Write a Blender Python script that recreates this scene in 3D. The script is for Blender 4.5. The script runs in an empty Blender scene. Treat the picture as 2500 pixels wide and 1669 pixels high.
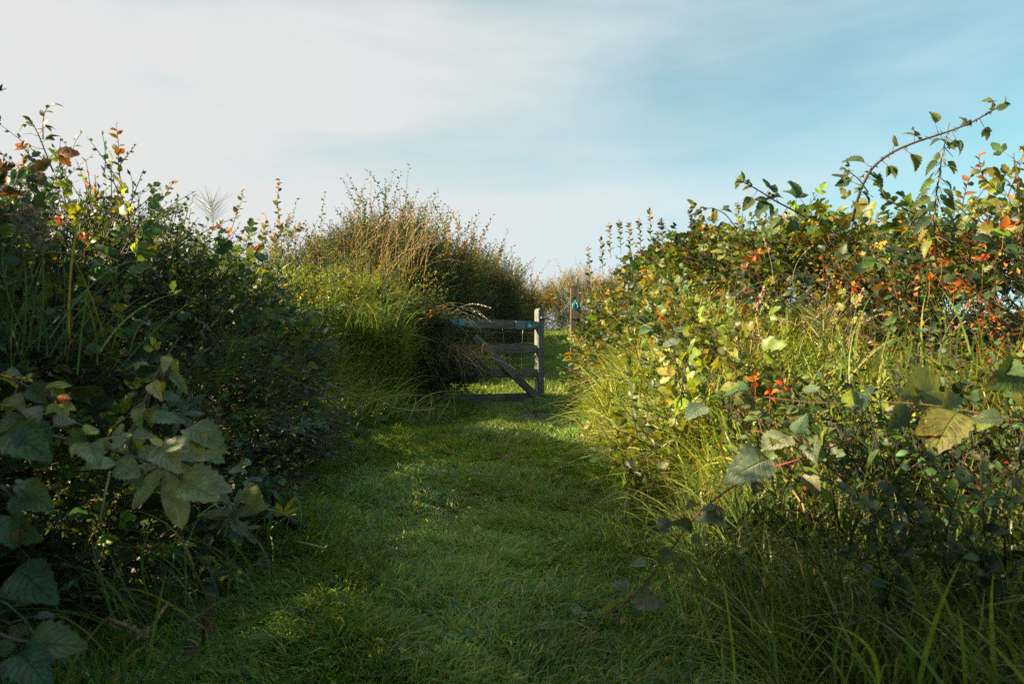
import bpy, math
import numpy as np
from mathutils import Vector
rng = np.random.default_rng(11)
R = math.radians
C = bpy.context.scene.collection
scene = bpy.context.scene

# ------------------------------------------------------------------ camera, sky, sun, exposure
CAM_Z = 1.0
PITCH = math.atan((880 - 834.5) / 1667)
cam_d = bpy.data.cameras.new("camera")
cam_d.sensor_width = 36; cam_d.lens = 24.0
cam_d.clip_start = 0.05; cam_d.clip_end = 3000
cam_d.dof.use_dof = True; cam_d.dof.focus_distance = 6.5; cam_d.dof.aperture_fstop = 6.3
cam = bpy.data.objects.new("camera", cam_d); C.objects.link(cam)
cam.location = (0, 0, CAM_Z); cam.rotation_euler = (R(90) + PITCH, 0, 0)
scene.camera = cam
scene.view_settings.view_transform = 'Standard'
scene.view_settings.look = 'None'
scene.view_settings.exposure = 1.78
scene.view_settings.gamma = 1.0
scene.cycles.max_bounces = 6
scene.cycles.diffuse_bounces = 3
scene.cycles.glossy_bounces = 2
scene.cycles.transmission_bounces = 4
scene.cycles.sample_clamp_indirect = 4
scene.cycles.use_denoising = False

SUN_EL, SUN_AZ = 28.0, -99.0          # azimuth measured clockwise from +Y (the view direction)
sun_dir = Vector((math.sin(R(SUN_AZ)) * math.cos(R(SUN_EL)), math.cos(R(SUN_AZ)) * math.cos(R(SUN_EL)), math.sin(R(SUN_EL))))
sd = bpy.data.lights.new("sun", 'SUN'); sd.energy = 5.0; sd.angle = R(0.5); sd.color = (1.0, 0.82, 0.55)
so = bpy.data.objects.new("sun", sd); C.objects.link(so)
so.rotation_euler = (-sun_dir).to_track_quat('-Z', 'Y').to_euler()

def build_world():
    w = bpy.data.worlds.new("World"); scene.world = w; w.use_nodes = True
    nt = w.node_tree; N = nt.nodes; L = nt.links
    for n in list(N): N.remove(n)
    out = N.new('ShaderNodeOutputWorld'); bg = N.new('ShaderNodeBackground'); L.new(bg.outputs[0], out.inputs[0])
    bg.inputs[1].default_value = 0.05
    sky = N.new('ShaderNodeTexSky'); sky.sky_type = 'NISHITA'; sky.sun_disc = False
    sky.sun_elevation = R(SUN_EL); sky.sun_rotation = R(SUN_AZ)
    sky.air_density = 1.0; sky.dust_density = 0.6; sky.ozone_density = 0.8
    tint = N.new('ShaderNodeMix'); tint.data_type = 'RGBA'; tint.blend_type = 'MULTIPLY'; tint.inputs[0].default_value = 1
    L.new(sky.outputs[0], tint.inputs[6]); tint.inputs[7].default_value = (.78, 1.24, 1.0, 1)
    tc = N.new('ShaderNodeTexCoord')
    dot = N.new('ShaderNodeVectorMath'); dot.operation = 'DOT_PRODUCT'
    hd = Vector((-0.83, 0.46, 0.33)).normalized()
    L.new(tc.outputs['Generated'], dot.inputs[0]); dot.inputs[1].default_value = hd
    mr = N.new('ShaderNodeMapRange'); mr.interpolation_type = 'SMOOTHSTEP'
    L.new(dot.outputs['Value'], mr.inputs[0])
    mr.inputs[1].default_value = -0.12; mr.inputs[2].default_value = 0.90
    mr.inputs[3].default_value = 0.20; mr.inputs[4].default_value = 1.0
    # low milky band above the horizon
    sep = N.new('ShaderNodeSeparateXYZ'); L.new(tc.outputs['Generated'], sep.inputs[0])
    hz = N.new('ShaderNodeMapRange'); L.new(sep.outputs[2], hz.inputs[0]); hz.interpolation_type = 'SMOOTHSTEP'
    hz.inputs[1].default_value = 0.0; hz.inputs[2].default_value = 0.38; hz.inputs[3].default_value = 0.62; hz.inputs[4].default_value = 0.0
    # wispy streaks
    mp = N.new('ShaderNodeMapping'); L.new(tc.outputs['Generated'], mp.inputs[0])
    mp.inputs['Rotation'].default_value = (0.2, R(-28), R(10)); mp.inputs['Scale'].default_value = (0.9, 1.0, 3.4)
    n1 = N.new('ShaderNodeTexNoise'); L.new(mp.outputs[0], n1.inputs[0])
    n1.inputs['Scale'].default_value = 2.1; n1.inputs['Detail'].default_value = 4; n1.inputs['Roughness'].default_value = 0.45; n1.inputs['Distortion'].default_value = 0.5
    n2 = N.new('ShaderNodeTexNoise'); L.new(tc.outputs['Generated'], n2.inputs[0])
    n2.inputs['Scale'].default_value = 3.2; n2.inputs['Detail'].default_value = 5; n2.inputs['Roughness'].default_value = 0.5
    def math_(op, a, b):
        m = N.new('ShaderNodeMath'); m.operation = op
        for i, v in enumerate((a, b)):
            if isinstance(v, (int, float)): m.inputs[i].default_value = v
            else: L.new(v, m.inputs[i])
        return m.outputs[0]
    a = math_('MULTIPLY', math_('SUBTRACT', n1.outputs['Fac'], 0.5), 1.35)
    b = math_('MULTIPLY', math_('SUBTRACT', n2.outputs['Fac'], 0.5), 0.45)
    mp3 = N.new('ShaderNodeMapping'); L.new(tc.outputs['Generated'], mp3.inputs[0])
    mp3.inputs['Rotation'].default_value = (R(12), R(-34), R(20)); mp3.inputs['Scale'].default_value = (1.4, 2.0, 9.0)
    n3 = N.new('ShaderNodeTexNoise'); L.new(mp3.outputs[0], n3.inputs[0]); n3.inputs['Scale'].default_value = 1.7; n3.inputs['Detail'].default_value = 7; n3.inputs['Roughness'].default_value = .58; n3.inputs['Distortion'].default_value = .8
    b = math_('ADD', b, math_('MULTIPLY', math_('SUBTRACT', n3.outputs['Fac'], 0.5), 0.6))
    f = math_('ADD', math_('ADD', mr.outputs[0], hz.outputs[0]), math_('ADD', a, b))
    cl = N.new('ShaderNodeClamp'); L.new(f, cl.inputs[0]); cl.inputs[1].default_value = 0.03; cl.inputs[2].default_value = 0.97
    # cloud lit warm near the sun, cool away from it
    ccol = N.new('ShaderNodeMix'); ccol.data_type = 'RGBA'
    L.new(mr.outputs[0], ccol.inputs[0]); ccol.inputs[6].default_value = (3.55, 4.95, 5.5, 1); ccol.inputs[7].default_value = (4.65, 4.66, 4.58, 1)
    mx = N.new('ShaderNodeMix'); mx.data_type = 'RGBA'
    L.new(cl.outputs[0], mx.inputs[0]); L.new(tint.outputs[2], mx.inputs[6]); L.new(ccol.outputs[2], mx.inputs[7])
    overhead_fill = N.new('ShaderNodeMapRange'); overhead_fill.interpolation_type = 'SMOOTHSTEP'; L.new(sep.outputs[2], overhead_fill.inputs[0])
    overhead_fill.inputs[1].default_value = .52; overhead_fill.inputs[2].default_value = .9; overhead_fill.inputs[3].default_value = 1.0; overhead_fill.inputs[4].default_value = 1.35  # brightens the unseen sky overhead, added as fill light for the shaded path
    vs = N.new('ShaderNodeVectorMath'); vs.operation = 'SCALE'; L.new(mx.outputs[2], vs.inputs[0]); L.new(overhead_fill.outputs[0], vs.inputs[3])
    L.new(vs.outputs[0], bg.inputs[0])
build_world()

def pt(px, py, Y):
    """world point seen at a pixel of the 2500-wide photograph at distance Y (used to set out the place in metres)"""
    u = (px - 1250) / 1667; v = (834.5 - py) / 1667
    c, s = math.cos(PITCH), math.sin(PITCH)
    y = c - v * s; z = s + v * c; k = Y / y
    return np.array((u * k, Y, CAM_Z + z * k))

# ------------------------------------------------------------------ materials
def new_mat(name):
    m = bpy.data.materials.new(name); m.use_nodes = True
    nt = m.node_tree
    for n in list(nt.nodes): nt.nodes.remove(n)
    out = nt.nodes.new('ShaderNodeOutputMaterial')
    return m, nt, out

def leaf_mat(name, rough=0.5, spec=0.35, trans=0.38, veins=0.0, back=0.25, tcol=(1.9, 1.65, 0.45), spots=False):
    m, nt, out = new_mat(name); N = nt.nodes; L = nt.links
    at = N.new('ShaderNodeAttribute'); at.attribute_name = 'col'
    lu = N.new('ShaderNodeAttribute'); lu.attribute_name = 'luv'
    p = N.new('ShaderNodeBsdfPrincipled'); p.inputs['Roughness'].default_value = rough
    p.inputs['Specular IOR Level'].default_value = spec
    t = N.new('ShaderNodeBsdfTranslucent'); mx = N.new('ShaderNodeMixShader'); mx.inputs[0].default_value = trans
    ns = N.new('ShaderNodeTexNoise'); ns.inputs['Scale'].default_value = 55; ns.inputs['Detail'].default_value = 3
    geo = N.new('ShaderNodeNewGeometry'); L.new(geo.outputs['Position'], ns.inputs[0])
    rp = N.new('ShaderNodeMapRange'); L.new(ns.outputs['Fac'], rp.inputs[0]); rp.inputs[1].default_value = .3; rp.inputs[2].default_value = .7
    rp.inputs[3].default_value = .68; rp.inputs[4].default_value = 1.3
    mul = N.new('ShaderNodeVectorMath'); mul.operation = 'SCALE'; L.new(at.outputs['Color'], mul.inputs[0]); L.new(rp.outputs[0], mul.inputs[3])
    colo = mul.outputs[0]
    if veins > 0:
        sp = N.new('ShaderNodeSeparateXYZ'); L.new(lu.outputs['Vector'], sp.inputs[0])
        def ma(op, a, b=0.0):
            k = N.new('ShaderNodeMath'); k.operation = op
            for i, v in enumerate((a, b)):
                if isinstance(v, (int, float)): k.inputs[i].default_value = v
                else: L.new(v, k.inputs[i])
            return k.outputs[0]
        au = ma('ABSOLUTE', sp.outputs[0])
        ph = ma('SINE', ma('MULTIPLY', ma('SUBTRACT', sp.outputs[1], ma('MULTIPLY', au, 0.32)), 50.0))
        side = ma('POWER', ma('MAXIMUM', ph, 0.0), 5.0)
        mid = ma('MAXIMUM', ma('SUBTRACT', 1.0, ma('MULTIPLY', au, 14.0)), 0.0)
        vein = ma('MAXIMUM', ma('MULTIPLY', side, 0.55), mid)
        mc = N.new('ShaderNodeMix'); mc.data_type = 'RGBA'; L.new(ma('MULTIPLY', vein, veins), mc.inputs[0])
        L.new(colo, mc.inputs[6])
        br = N.new('ShaderNodeVectorMath'); br.operation = 'MULTIPLY_ADD'; L.new(colo, br.inputs[0]); br.inputs[1].default_value = (1.5, 1.5, 1.4); br.inputs[2].default_value = (.02, .025, .01)
        L.new(br.outputs[0], mc.inputs[7]); colo = mc.outputs[2]
        bp = N.new('ShaderNodeBump'); bp.inputs['Strength'].default_value = 0.7; bp.inputs['Distance'].default_value = 0.004
        L.new(ma('SUBTRACT', 1.0, vein), bp.inputs['Height']); L.new(bp.outputs[0], p.inputs['Normal'])
    if spots:
        n5 = N.new('ShaderNodeTexNoise'); n5.inputs['Scale'].default_value = 38; n5.inputs['Detail'].default_value = 5; L.new(geo.outputs['Position'], n5.inputs[0])
        cs = N.new('ShaderNodeValToRGB'); L.new(n5.outputs['Fac'], cs.inputs[0])
        cs.color_ramp.elements[0].position = .60; cs.color_ramp.elements[0].color = (0, 0, 0, 1); cs.color_ramp.elements[1].position = .70; cs.color_ramp.elements[1].color = (.75, .75, .75, 1)
        ms = N.new('ShaderNodeMix'); ms.data_type = 'RGBA'; L.new(cs.outputs[0], ms.inputs[0]); L.new(colo, ms.inputs[6]); ms.inputs[7].default_value = (.14, .085, .03, 1)
        colo = ms.outputs[2]
    if back > 0:
        mb = N.new('ShaderNodeMix'); mb.data_type = 'RGBA'
        k = N.new('ShaderNodeMath'); k.operation = 'MULTIPLY'; L.new(geo.outputs['Backfacing'], k.inputs[0]); k.inputs[1].default_value = back
        L.new(k.outputs[0], mb.inputs[0]); L.new(colo, mb.inputs[6]); mb.inputs[7].default_value = (0.12, 0.15, 0.09, 1)
        L.new(mb.outputs[2], p.inputs['Base Color'])
    else:
        L.new(colo, p.inputs['Base Color'])
    tm = N.new('ShaderNodeVectorMath'); tm.operation = 'MULTIPLY'; L.new(colo, tm.inputs[0]); tm.inputs[1].default_value = tcol
    L.new(tm.outputs[0], t.inputs[0])
    L.new(p.outputs[0], mx.inputs[1]); L.new(t.outputs[0], mx.inputs[2]); L.new(mx.outputs[0], out.inputs[0])
    return m

M_LEAF = leaf_mat('bramble leaf', 0.45, 0.34, 0.34)
M_BIG = leaf_mat('large veined leaf', 0.46, 0.45, 0.32, veins=0.5, back=0.2, spots=True)
M_SMALL = leaf_mat('small leaf', 0.5, 0.3, 0.36, back=0.15)
M_GRASS = leaf_mat('grass blade', 0.38, 0.5, 0.36, back=0.0, tcol=(1.6, 1.55, 0.5))
M_DRY = leaf_mat('dry stalk', 0.65, 0.25, 0.25, back=0.0, tcol=(1.2, 1.1, 0.9))

def stem_mat():
    m, nt, out = new_mat('stem'); N = nt.nodes; L = nt.links
    at = N.new('ShaderNodeAttribute'); at.attribute_name = 'col'
    p = N.new('ShaderNodeBsdfPrincipled'); p.inputs['Roughness'].default_value = .6; p.inputs['Specular IOR Level'].default_value = .3
    ns = N.new('ShaderNodeTexNoise'); ns.inputs['Scale'].default_value = 60
    mul = N.new('ShaderNodeVectorMath'); mul.operation = 'SCALE'; L.new(at.outputs['Color'], mul.inputs[0])
    mr = N.new('ShaderNodeMapRange'); L.new(ns.outputs['Fac'], mr.inputs[0]); mr.inputs[3].default_value = .6; mr.inputs[4].default_value = 1.4
    L.new(mr.outputs[0], mul.inputs[3]); L.new(mul.outputs[0], p.inputs['Base Color']); L.new(p.outputs[0], out.inputs[0])
    return m
M_STEM = stem_mat()

def ground_mat():
    m, nt, out = new_mat('earth under turf'); N = nt.nodes; L = nt.links
    p = N.new('ShaderNodeBsdfPrincipled'); p.inputs['Roughness'].default_value = .95; p.inputs['Specular IOR Level'].default_value = .1
    n1 = N.new('ShaderNodeTexNoise'); n1.inputs['Scale'].default_value = 3; n1.inputs['Detail'].default_value = 8
    n2 = N.new('ShaderNodeTexNoise'); n2.inputs['Scale'].default_value = 60; n2.inputs['Detail'].default_value = 4
    tc = N.new('ShaderNodeTexCoord'); L.new(tc.outputs['Object'], n1.inputs[0]); L.new(tc.outputs['Object'], n2.inputs[0])
    cr = N.new('ShaderNodeValToRGB'); L.new(n1.outputs['Fac'], cr.inputs[0])
    cr.color_ramp.elements[0].position = .35; cr.color_ramp.elements[0].color = (.012, .016, .007, 1)
    cr.color_ramp.elements[1].position = .7; cr.color_ramp.elements[1].color = (.028, .036, .012, 1)
    L.new(cr.outputs[0], p.inputs['Base Color'])
    b = N.new('ShaderNodeBump'); b.inputs['Strength'].default_value = .8; b.inputs['Distance'].default_value = .02
    L.new(n2.outputs['Fac'], b.inputs['Height']); L.new(b.outputs[0], p.inputs['Normal']); L.new(p.outputs[0], out.inputs[0])
    return m

def mud_mat():
    m, nt, out = new_mat('bare mud'); N = nt.nodes; L = nt.links
    p = N.new('ShaderNodeBsdfPrincipled'); p.inputs['Roughness'].default_value = .7
    n2 = N.new('ShaderNodeTexNoise'); n2.inputs['Scale'].default_value = 14; n2.inputs['Detail'].default_value = 8
    cr = N.new('ShaderNodeValToRGB'); L.new(n2.outputs['Fac'], cr.inputs[0])
    cr.color_ramp.elements[0].color = (.03, .02, .014, 1); cr.color_ramp.elements[1].color = (.12, .085, .06, 1)
    L.new(cr.outputs[0], p.inputs['Base Color'])
    b = N.new('ShaderNodeBump'); b.inputs['Distance'].default_value = .03; L.new(n2.outputs['Fac'], b.inputs['Height']); L.new(b.outputs[0], p.inputs['Normal'])
    L.new(p.outputs[0], out.inputs[0]); return m

def wood_mat(name, dark, light, axis='X', green=.35):
    m, nt, out = new_mat(name); N = nt.nodes; L = nt.links
    p = N.new('ShaderNodeBsdfPrincipled'); p.inputs['Roughness'].default_value = .8; p.inputs['Specular IOR Level'].default_value = .25
    tc = N.new('ShaderNodeTexCoord'); mp = N.new('ShaderNodeMapping'); L.new(tc.outputs['Object'], mp.inputs[0])
    s = {'X': (3, 70, 70), 'Z': (70, 70, 3)}[axis]; mp.inputs['Scale'].default_value = s
    n1 = N.new('ShaderNodeTexNoise'); L.new(mp.outputs[0], n1.inputs[0]); n1.inputs['Scale'].default_value = 1; n1.inputs['Detail'].default_value = 6
    n3 = N.new('ShaderNodeTexNoise'); L.new(tc.outputs['Object'], n3.inputs[0]); n3.inputs['Scale'].default_value = 9; n3.inputs['Detail'].default_value = 6
    cr = N.new('ShaderNodeValToRGB'); L.new(n1.outputs['Fac'], cr.inputs[0])
    cr.color_ramp.elements[0].position = .3; cr.color_ramp.elements[0].color = (*dark, 1)
    cr.color_ramp.elements[1].position = .72; cr.color_ramp.elements[1].color = (*light, 1)
    c2 = N.new('ShaderNodeValToRGB'); L.new(n3.outputs['Fac'], c2.inputs[0])
    c2.color_ramp.elements[0].position = .48; c2.color_ramp.elements[0].color = (0, 0, 0, 1); c2.color_ramp.elements[1].position = .66; c2.color_ramp.elements[1].color = (green, green, green, 1)
    mx = N.new('ShaderNodeMix'); mx.data_type = 'RGBA'; L.new(c2.outputs[0], mx.inputs[0]); L.new(cr.outputs[0], mx.inputs[6]); mx.inputs[7].default_value = (.05, .075, .05, 1)
    L.new(mx.outputs[2], p.inputs['Base Color'])
    b = N.new('ShaderNodeBump'); b.inputs['Strength'].default_value = .6; b.inputs['Distance'].default_value = .004
    L.new(n1.outputs['Fac'], b.inputs['Height']); L.new(b.outputs[0], p.inputs['Normal']); L.new(p.outputs[0], out.inputs[0])
    return m

def plain_mat(name, col, rough=.5, metal=0., spec=.5, nscale=40, var=.35):
    m, nt, out = new_mat(name); N = nt.nodes; L = nt.links
    p = N.new('ShaderNodeBsdfPrincipled'); p.inputs['Roughness'].default_value = rough; p.inputs['Metallic'].default_value = metal
    p.inputs['Specular IOR Level'].default_value = spec
    n = N.new('ShaderNodeTexNoise'); n.inputs['Scale'].default_value = nscale; n.inputs['Detail'].default_value = 4
    cr = N.new('ShaderNodeValToRGB'); L.new(n.outputs['Fac'], cr.inputs[0])
    cr.color_ramp.elements[0].color = (*[c * (1 - var) for c in col], 1); cr.color_ramp.elements[1].color = (*[min(1, c * (1 + var)) for c in col], 1)
    L.new(cr.outputs[0], p.inputs['Base Color']); L.new(p.outputs[0], out.inputs[0]); return m

# ------------------------------------------------------------------ mesh accumulator and object helpers
class Acc:
    def __init__(s): s.v = []; s.c = []; s.u = []; s.q = []; s.t = []; s.n = 0
    def add(s, v, quads, tris, c, u):
        s.v.append(np.asarray(v, np.float32)); s.c.append(np.asarray(c, np.float32)); s.u.append(np.asarray(u, np.float32))
        if quads is not None and len(quads): s.q.append(np.asarray(quads, np.int64) + s.n)
        if tris is not None and len(tris): s.t.append(np.asarray(tris, np.int64) + s.n)
        s.n += len(v)
    def merged(s):
        V = np.concatenate(s.v) if s.v else np.zeros((0, 3), np.float32)
        return (V, np.concatenate(s.q) if s.q else np.zeros((0, 4), np.int64), np.concatenate(s.t) if s.t else np.zeros((0, 3), np.int64),
                np.concatenate(s.c) if s.c else np.zeros((0, 3), np.float32), np.concatenate(s.u) if s.u else np.zeros((0, 3), np.float32))

def mesh_from(name, acc, smooth=True, offset=None):
    V, Q, T, Cc, U = acc.merged()
    if offset is not None: V = V - np.asarray(offset, np.float32)
    me = bpy.data.meshes.new(name)
    me.vertices.add(len(V)); me.vertices.foreach_set('co', V.ravel().astype(np.float32))
    nl = Q.size + T.size; me.loops.add(nl)
    me.loops.foreach_set('vertex_index', np.concatenate([Q.ravel(), T.ravel()]).astype(np.int32))
    npoly = len(Q) + len(T); me.polygons.add(npoly)
    st = np.concatenate([np.arange(len(Q)) * 4, Q.size + np.arange(len(T)) * 3]).astype(np.int32)
    me.polygons.foreach_set('loop_start', st)
    me.polygons.foreach_set('use_smooth', np.full(npoly, smooth, bool))
    me.update(calc_edges=True)
    a = me.attributes.new('col', 'FLOAT_COLOR', 'POINT')
    a.data.foreach_set('color', np.concatenate([Cc, np.ones((len(Cc), 1), np.float32)], 1).astype(np.float32).ravel())
    b = me.attributes.new('luv', 'FLOAT_VECTOR', 'POINT'); b.data.foreach_set('vector', U.astype(np.float32).ravel())
    return me

def tag(o, label=None, cat=None, group=None, kind=None):
    if label: o['label'] = label
    if cat: o['category'] = cat
    if group: o['group'] = group
    if kind: o['kind'] = kind
    return o

def thing(name, label, cat, loc=(0, 0, 0), group=None):
    o = bpy.data.objects.new(name, None); C.objects.link(o); o.location = [float(x) for x in loc]; o.empty_display_size = .1
    return tag(o, label, cat, group)

def part(name, acc, mat, parent=None, smooth=True, root=None):
    """link an accumulated mesh as one object; its coordinates are world metres, moved to the thing's own base"""
    off = np.zeros(3)
    o = parent
    while o is not None: off = off + np.array(o.location); o = o.parent
    me = mesh_from(name, acc, smooth, off); me.materials.append(mat)
    ob = bpy.data.objects.new(name, me); C.objects.link(ob)
    if parent is not None: ob.parent = parent
    return ob

def copy_tree(o, parent=None):
    c = o.copy(); C.objects.link(c)
    if parent is not None: c.parent = parent
    for ch in list(o.children): copy_tree(ch, c)
    return c

# ------------------------------------------------------------------ small geometry kit
def norm(a): return a / np.maximum(np.linalg.norm(a, axis=-1, keepdims=True), 1e-9)

def frames(g, up):
    """rotation matrices whose Y column is g and whose Z column is as close to up as possible"""
    g = norm(g); z = up - (up * g).sum(-1, keepdims=True) * g
    bad = np.linalg.norm(z, axis=-1) < 1e-3
    z[bad] = np.cross(g[bad], np.array([1., .3, .2])); z = norm(z); x = np.cross(g, z)
    return np.stack([x, g, z], -1)

def ov(t, p=0.42): # ovate width profile, widest at p
    t = np.clip(t, 0, 1); return np.where(t < p, np.sin(t / p * np.pi / 2) ** .75, np.cos((t - p) / (1 - p) * np.pi / 2) ** .85)

def leaf(n=5, w=.33, p=.42, fold=.25, curl=.25, serr=0., wave=0., seed=0, tipw=0.):
    """leaf blade of unit length along +Y; rows of left/mid/right vertices"""
    r = np.random.default_rng(seed)
    t = np.linspace(0, 1, n + 1); W = ov(t, p) * w
    W[0] = .02 * w; W[-1] = max(tipw, .01) * w
    if serr > 0: W[1:-1:2] *= 1 + serr; W[2:-1:2] *= 1 - serr
    yo = np.zeros(n + 1)
    if serr > 0: yo[1:-1:2] = .6 / n
    V, U = [], []
    for i in range(n + 1):
        z = -curl * t[i] ** 2
        wv = wave * math.sin(t[i] * 11 + seed) if wave else 0
        wr = wave * math.cos(t[i] * 9 + seed * 2) if wave else 0
        V += [(-W[i], t[i] + yo[i], z + fold * W[i] + wv), (0, t[i], z), (W[i], t[i] + yo[i], z + fold * W[i] + wr)]
        U += [(-1, t[i], 0), (0, t[i], 0), (1, t[i], 0)]
    Q = []
    for i in range(n):
        a = 3 * i; Q += [(a, a + 1, a + 4, a + 3), (a + 1, a + 2, a + 5, a + 4)]
    return np.array(V), np.array(Q), np.array(U)

def leaf_simple(w=.3, fold=.2, curl=.15):
    V = np.array([(0, 0, 0), (-w, .45, fold * w), (0, .5, -curl * .25), (w, .45, fold * w), (0, 1, -curl)], float)
    Q = np.array([(0, 2, 1, 1), (0, 3, 2, 2)])
    T = np.array([(0, 2, 1), (0, 3, 2), (1, 2, 4), (2, 3, 4)])
    U = np.array([(0, 0, 0), (-1, .5, 0), (0, .5, 0), (1, .5, 0), (0, 1, 0)], float)
    return V, T, U

def lobed_leaf(lobes, seed=0, rings=4, cup=.12):
    """palmate leaf: lobes = (angle, length, half width in radians); stalk joins at the origin, blade in the XY plane"""
    r = np.random.default_rng(seed)
    th = np.linspace(-2.7, 2.7, 109)
    rad = np.full_like(th, .10)
    for a, l, hw in lobes:
        d = np.abs(th - a) / hw
        rad = np.maximum(rad, l * np.maximum(0, 1 - d ** 1.35) ** .75)
    rad *= 1 + .06 * np.abs(((th * 9) % 1) - .5)
    V = [(0, 0, 0)]; U = [(0, 0, 0)]
    for k in range(1, rings + 1):
        f = k / rings
        for a, q in zip(th, rad):
            V.append((math.sin(a) * q * f, math.cos(a) * q * f, cup * f * f * math.cos(3 * a + seed) * .5 - .25 * (q * f) ** 2))
            near = min(abs(a - b[0]) / b[2] for b in lobes); U.append((min(near, 1.), q * f, 0))
    m = len(th); T, Q = [], []
    for i in range(m - 1): T.append((0, 2 + i, 1 + i))
    for k in range(rings - 1):
        b0 = 1 + k * m
        for i in range(m - 1): Q.append((b0 + i, b0 + i + 1, b0 + m + i + 1, b0 + m + i))
    return np.array(V), np.array(Q), np.array(T), np.array(U)

def tube(acc, pts, r0, r1, col, sides=5):
    pts = np.asarray(pts, float); n = len(pts)
    d = norm(np.gradient(pts, axis=0)); ref = np.array([.13, .21, .97])
    if abs(d.mean(0) @ ref) > .9 * np.linalg.norm(d.mean(0)): ref = np.array([.97, .1, .2])
    x = norm(np.cross(d, ref)); y = np.cross(d, x)
    a = np.linspace(0, 2 * np.pi, sides, endpoint=False); rr = np.linspace(r0, r1, n)[:, None, None]
    V = pts[:, None] + rr * (np.cos(a)[None, :, None] * x[:, None] + np.sin(a)[None, :, None] * y[:, None])
    V = V.reshape(-1, 3); Q = []
    for i in range(n - 1):
        for k in range(sides):
            k2 = (k + 1) % sides; Q.append((i * sides + k, i * sides + k2, (i + 1) * sides + k2, (i + 1) * sides + k))
    T = [(0, k + 1, k) for k in range(1, sides - 1)]; e = (n - 1) * sides
    T += [(e, e + k, e + k + 1) for k in range(1, sides - 1)]
    col = np.broadcast_to(np.asarray(col, float), (len(V), 3))
    acc.add(V, Q, T, col, np.zeros((len(V), 3)))

def blob(acc, c, r, col, seg=6, ring=4):
    V = [(0, 0, 1)]
    for i in range(1, ring):
        for k in range(seg): V.append((math.sin(i / ring * math.pi) * math.cos(k / seg * 6.283), math.sin(i / ring * math.pi) * math.sin(k / seg * 6.283), math.cos(i / ring * math.pi)))
    V.append((0, 0, -1)); V = np.array(V) * np.asarray(r) + np.asarray(c)
    T = [(0, 1 + k, 1 + (k + 1) % seg) for k in range(seg)]; Q = []
    for i in range(ring - 2):
        b = 1 + i * seg
        for k in range(seg): Q.append((b + k, b + seg + k, b + seg + (k + 1) % seg, b + (k + 1) % seg))
    b = 1 + (ring - 2) * seg; T += [(b + (k + 1) % seg, b + k, len(V) - 1) for k in range(seg)]
    acc.add(V, Q, T, np.broadcast_to(np.asarray(col, float), (len(V), 3)), np.zeros((len(V), 3)))

def put(acc, tmpl, pos, g, up, s, col):
    """one leaf (V,Q,U) or (V,Q,T,U) set at pos, pointing along g"""
    if len(tmpl) == 3:
        V, F, U = tmpl; Q, T = (F, None) if F.shape[1] == 4 else (None, F)
    else: V, Q, T, U = tmpl
    Rm = frames(np.array([g], float), np.array([up], float))[0]
    P = V * s @ Rm.T + np.asarray(pos)
    acc.add(P, Q, T, np.broadcast_to(np.asarray(col, float), (len(P), 3)), U)

def stamp(acc, tm, pos, Rm, s, tint):
    """N copies of a template mesh baked into one accumulator"""
    V, Q, T, Cc, U = tm; n = len(pos); m = len(V)
    if n == 0 or m == 0: return
    P = np.einsum('nij,vj->nvi', Rm, V) * s[:, None, None] + pos[:, None]
    col = Cc[None] * tint[:, None]
    off = (np.arange(n) * m)[:, None, None]
    acc.add(P.reshape(-1, 3), (Q[None] + off).reshape(-1, 4) if len(Q) else None, (T[None] + off).reshape(-1, 3) if len(T) else None,
            col.reshape(-1, 3), np.broadcast_to(U[None], (n, m, 3)).reshape(-1, 3))

def blades(acc, base, d, L, W, bend, col, seg=4, tip=None, droop=.5, side=None, kink=0.):
    """N grass blades: base points, start directions, lengths, widths, horizontal bend vectors, colours"""
    n = len(base); d = norm(d)
    if side is None:
        a = rng.uniform(0, 2 * np.pi, n); side = np.stack([np.cos(a), np.sin(a), np.zeros(n)], -1)
        side = norm(side - (side * d).sum(-1, keepdims=True) * d)
    V = []; U = []; Cc = []
    tip = col if tip is None else tip
    for k in range(seg + 1):
        t = k / seg
        p = base + d * (L * t)[:, None] + bend * (L * t * t)[:, None]
        bl = np.linalg.norm(bend, axis=-1)
        p[:, 2] -= droop * bl * L * t ** 3
        w = W * (1 - t ** 1.8) * (.65 + .35 * min(1, t * 4)) * .5
        c = col * (1 - t) + tip * t
        if k < seg:
            V += [p - side * w[:, None], p + side * w[:, None]]; Cc += [c, c]; U += [np.tile((-1, t, 0), (n, 1)), np.tile((1, t, 0), (n, 1))]
        else: V.append(p); Cc.append(c); U.append(np.tile((0, 1, 0), (n, 1)))
    m = 2 * seg + 1
    V = np.stack(V, 1).reshape(-1, 3); Cc = np.stack(Cc, 1).reshape(-1, 3); U = np.stack(U, 1).reshape(-1, 3)
    q = np.array([(2 * k, 2 * k + 1, 2 * k + 3, 2 * k + 2) for k in range(seg - 1)]).reshape(-1, 4); t_ = np.array([(2 * seg - 2, 2 * seg - 1, 2 * seg)])
    off = (np.arange(n) * m)[:, None, None]
    acc.add(V, (q[None] + off).reshape(-1, 4) if len(q) else None, (t_[None] + off).reshape(-1, 3), Cc, U)

_ph = np.random.default_rng(5).uniform(0, 6.28, (40, 4)); _dr = norm(np.random.default_rng(6).normal(size=(40, 3)))
def noise3(p, f=1.0, k0=0):
    """smooth value in about -1..1"""
    s = np.zeros(len(p)); amp = 0
    for i in range(10):
        ff = f * (1 + .33 * i); a = 1 / (1 + .35 * i); s += a * np.sin(p @ _dr[(i + k0) % 40] * ff * 2.2 + _ph[(i + k0) % 40, 0]); amp += a
    return s / amp * 2.0

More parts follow.
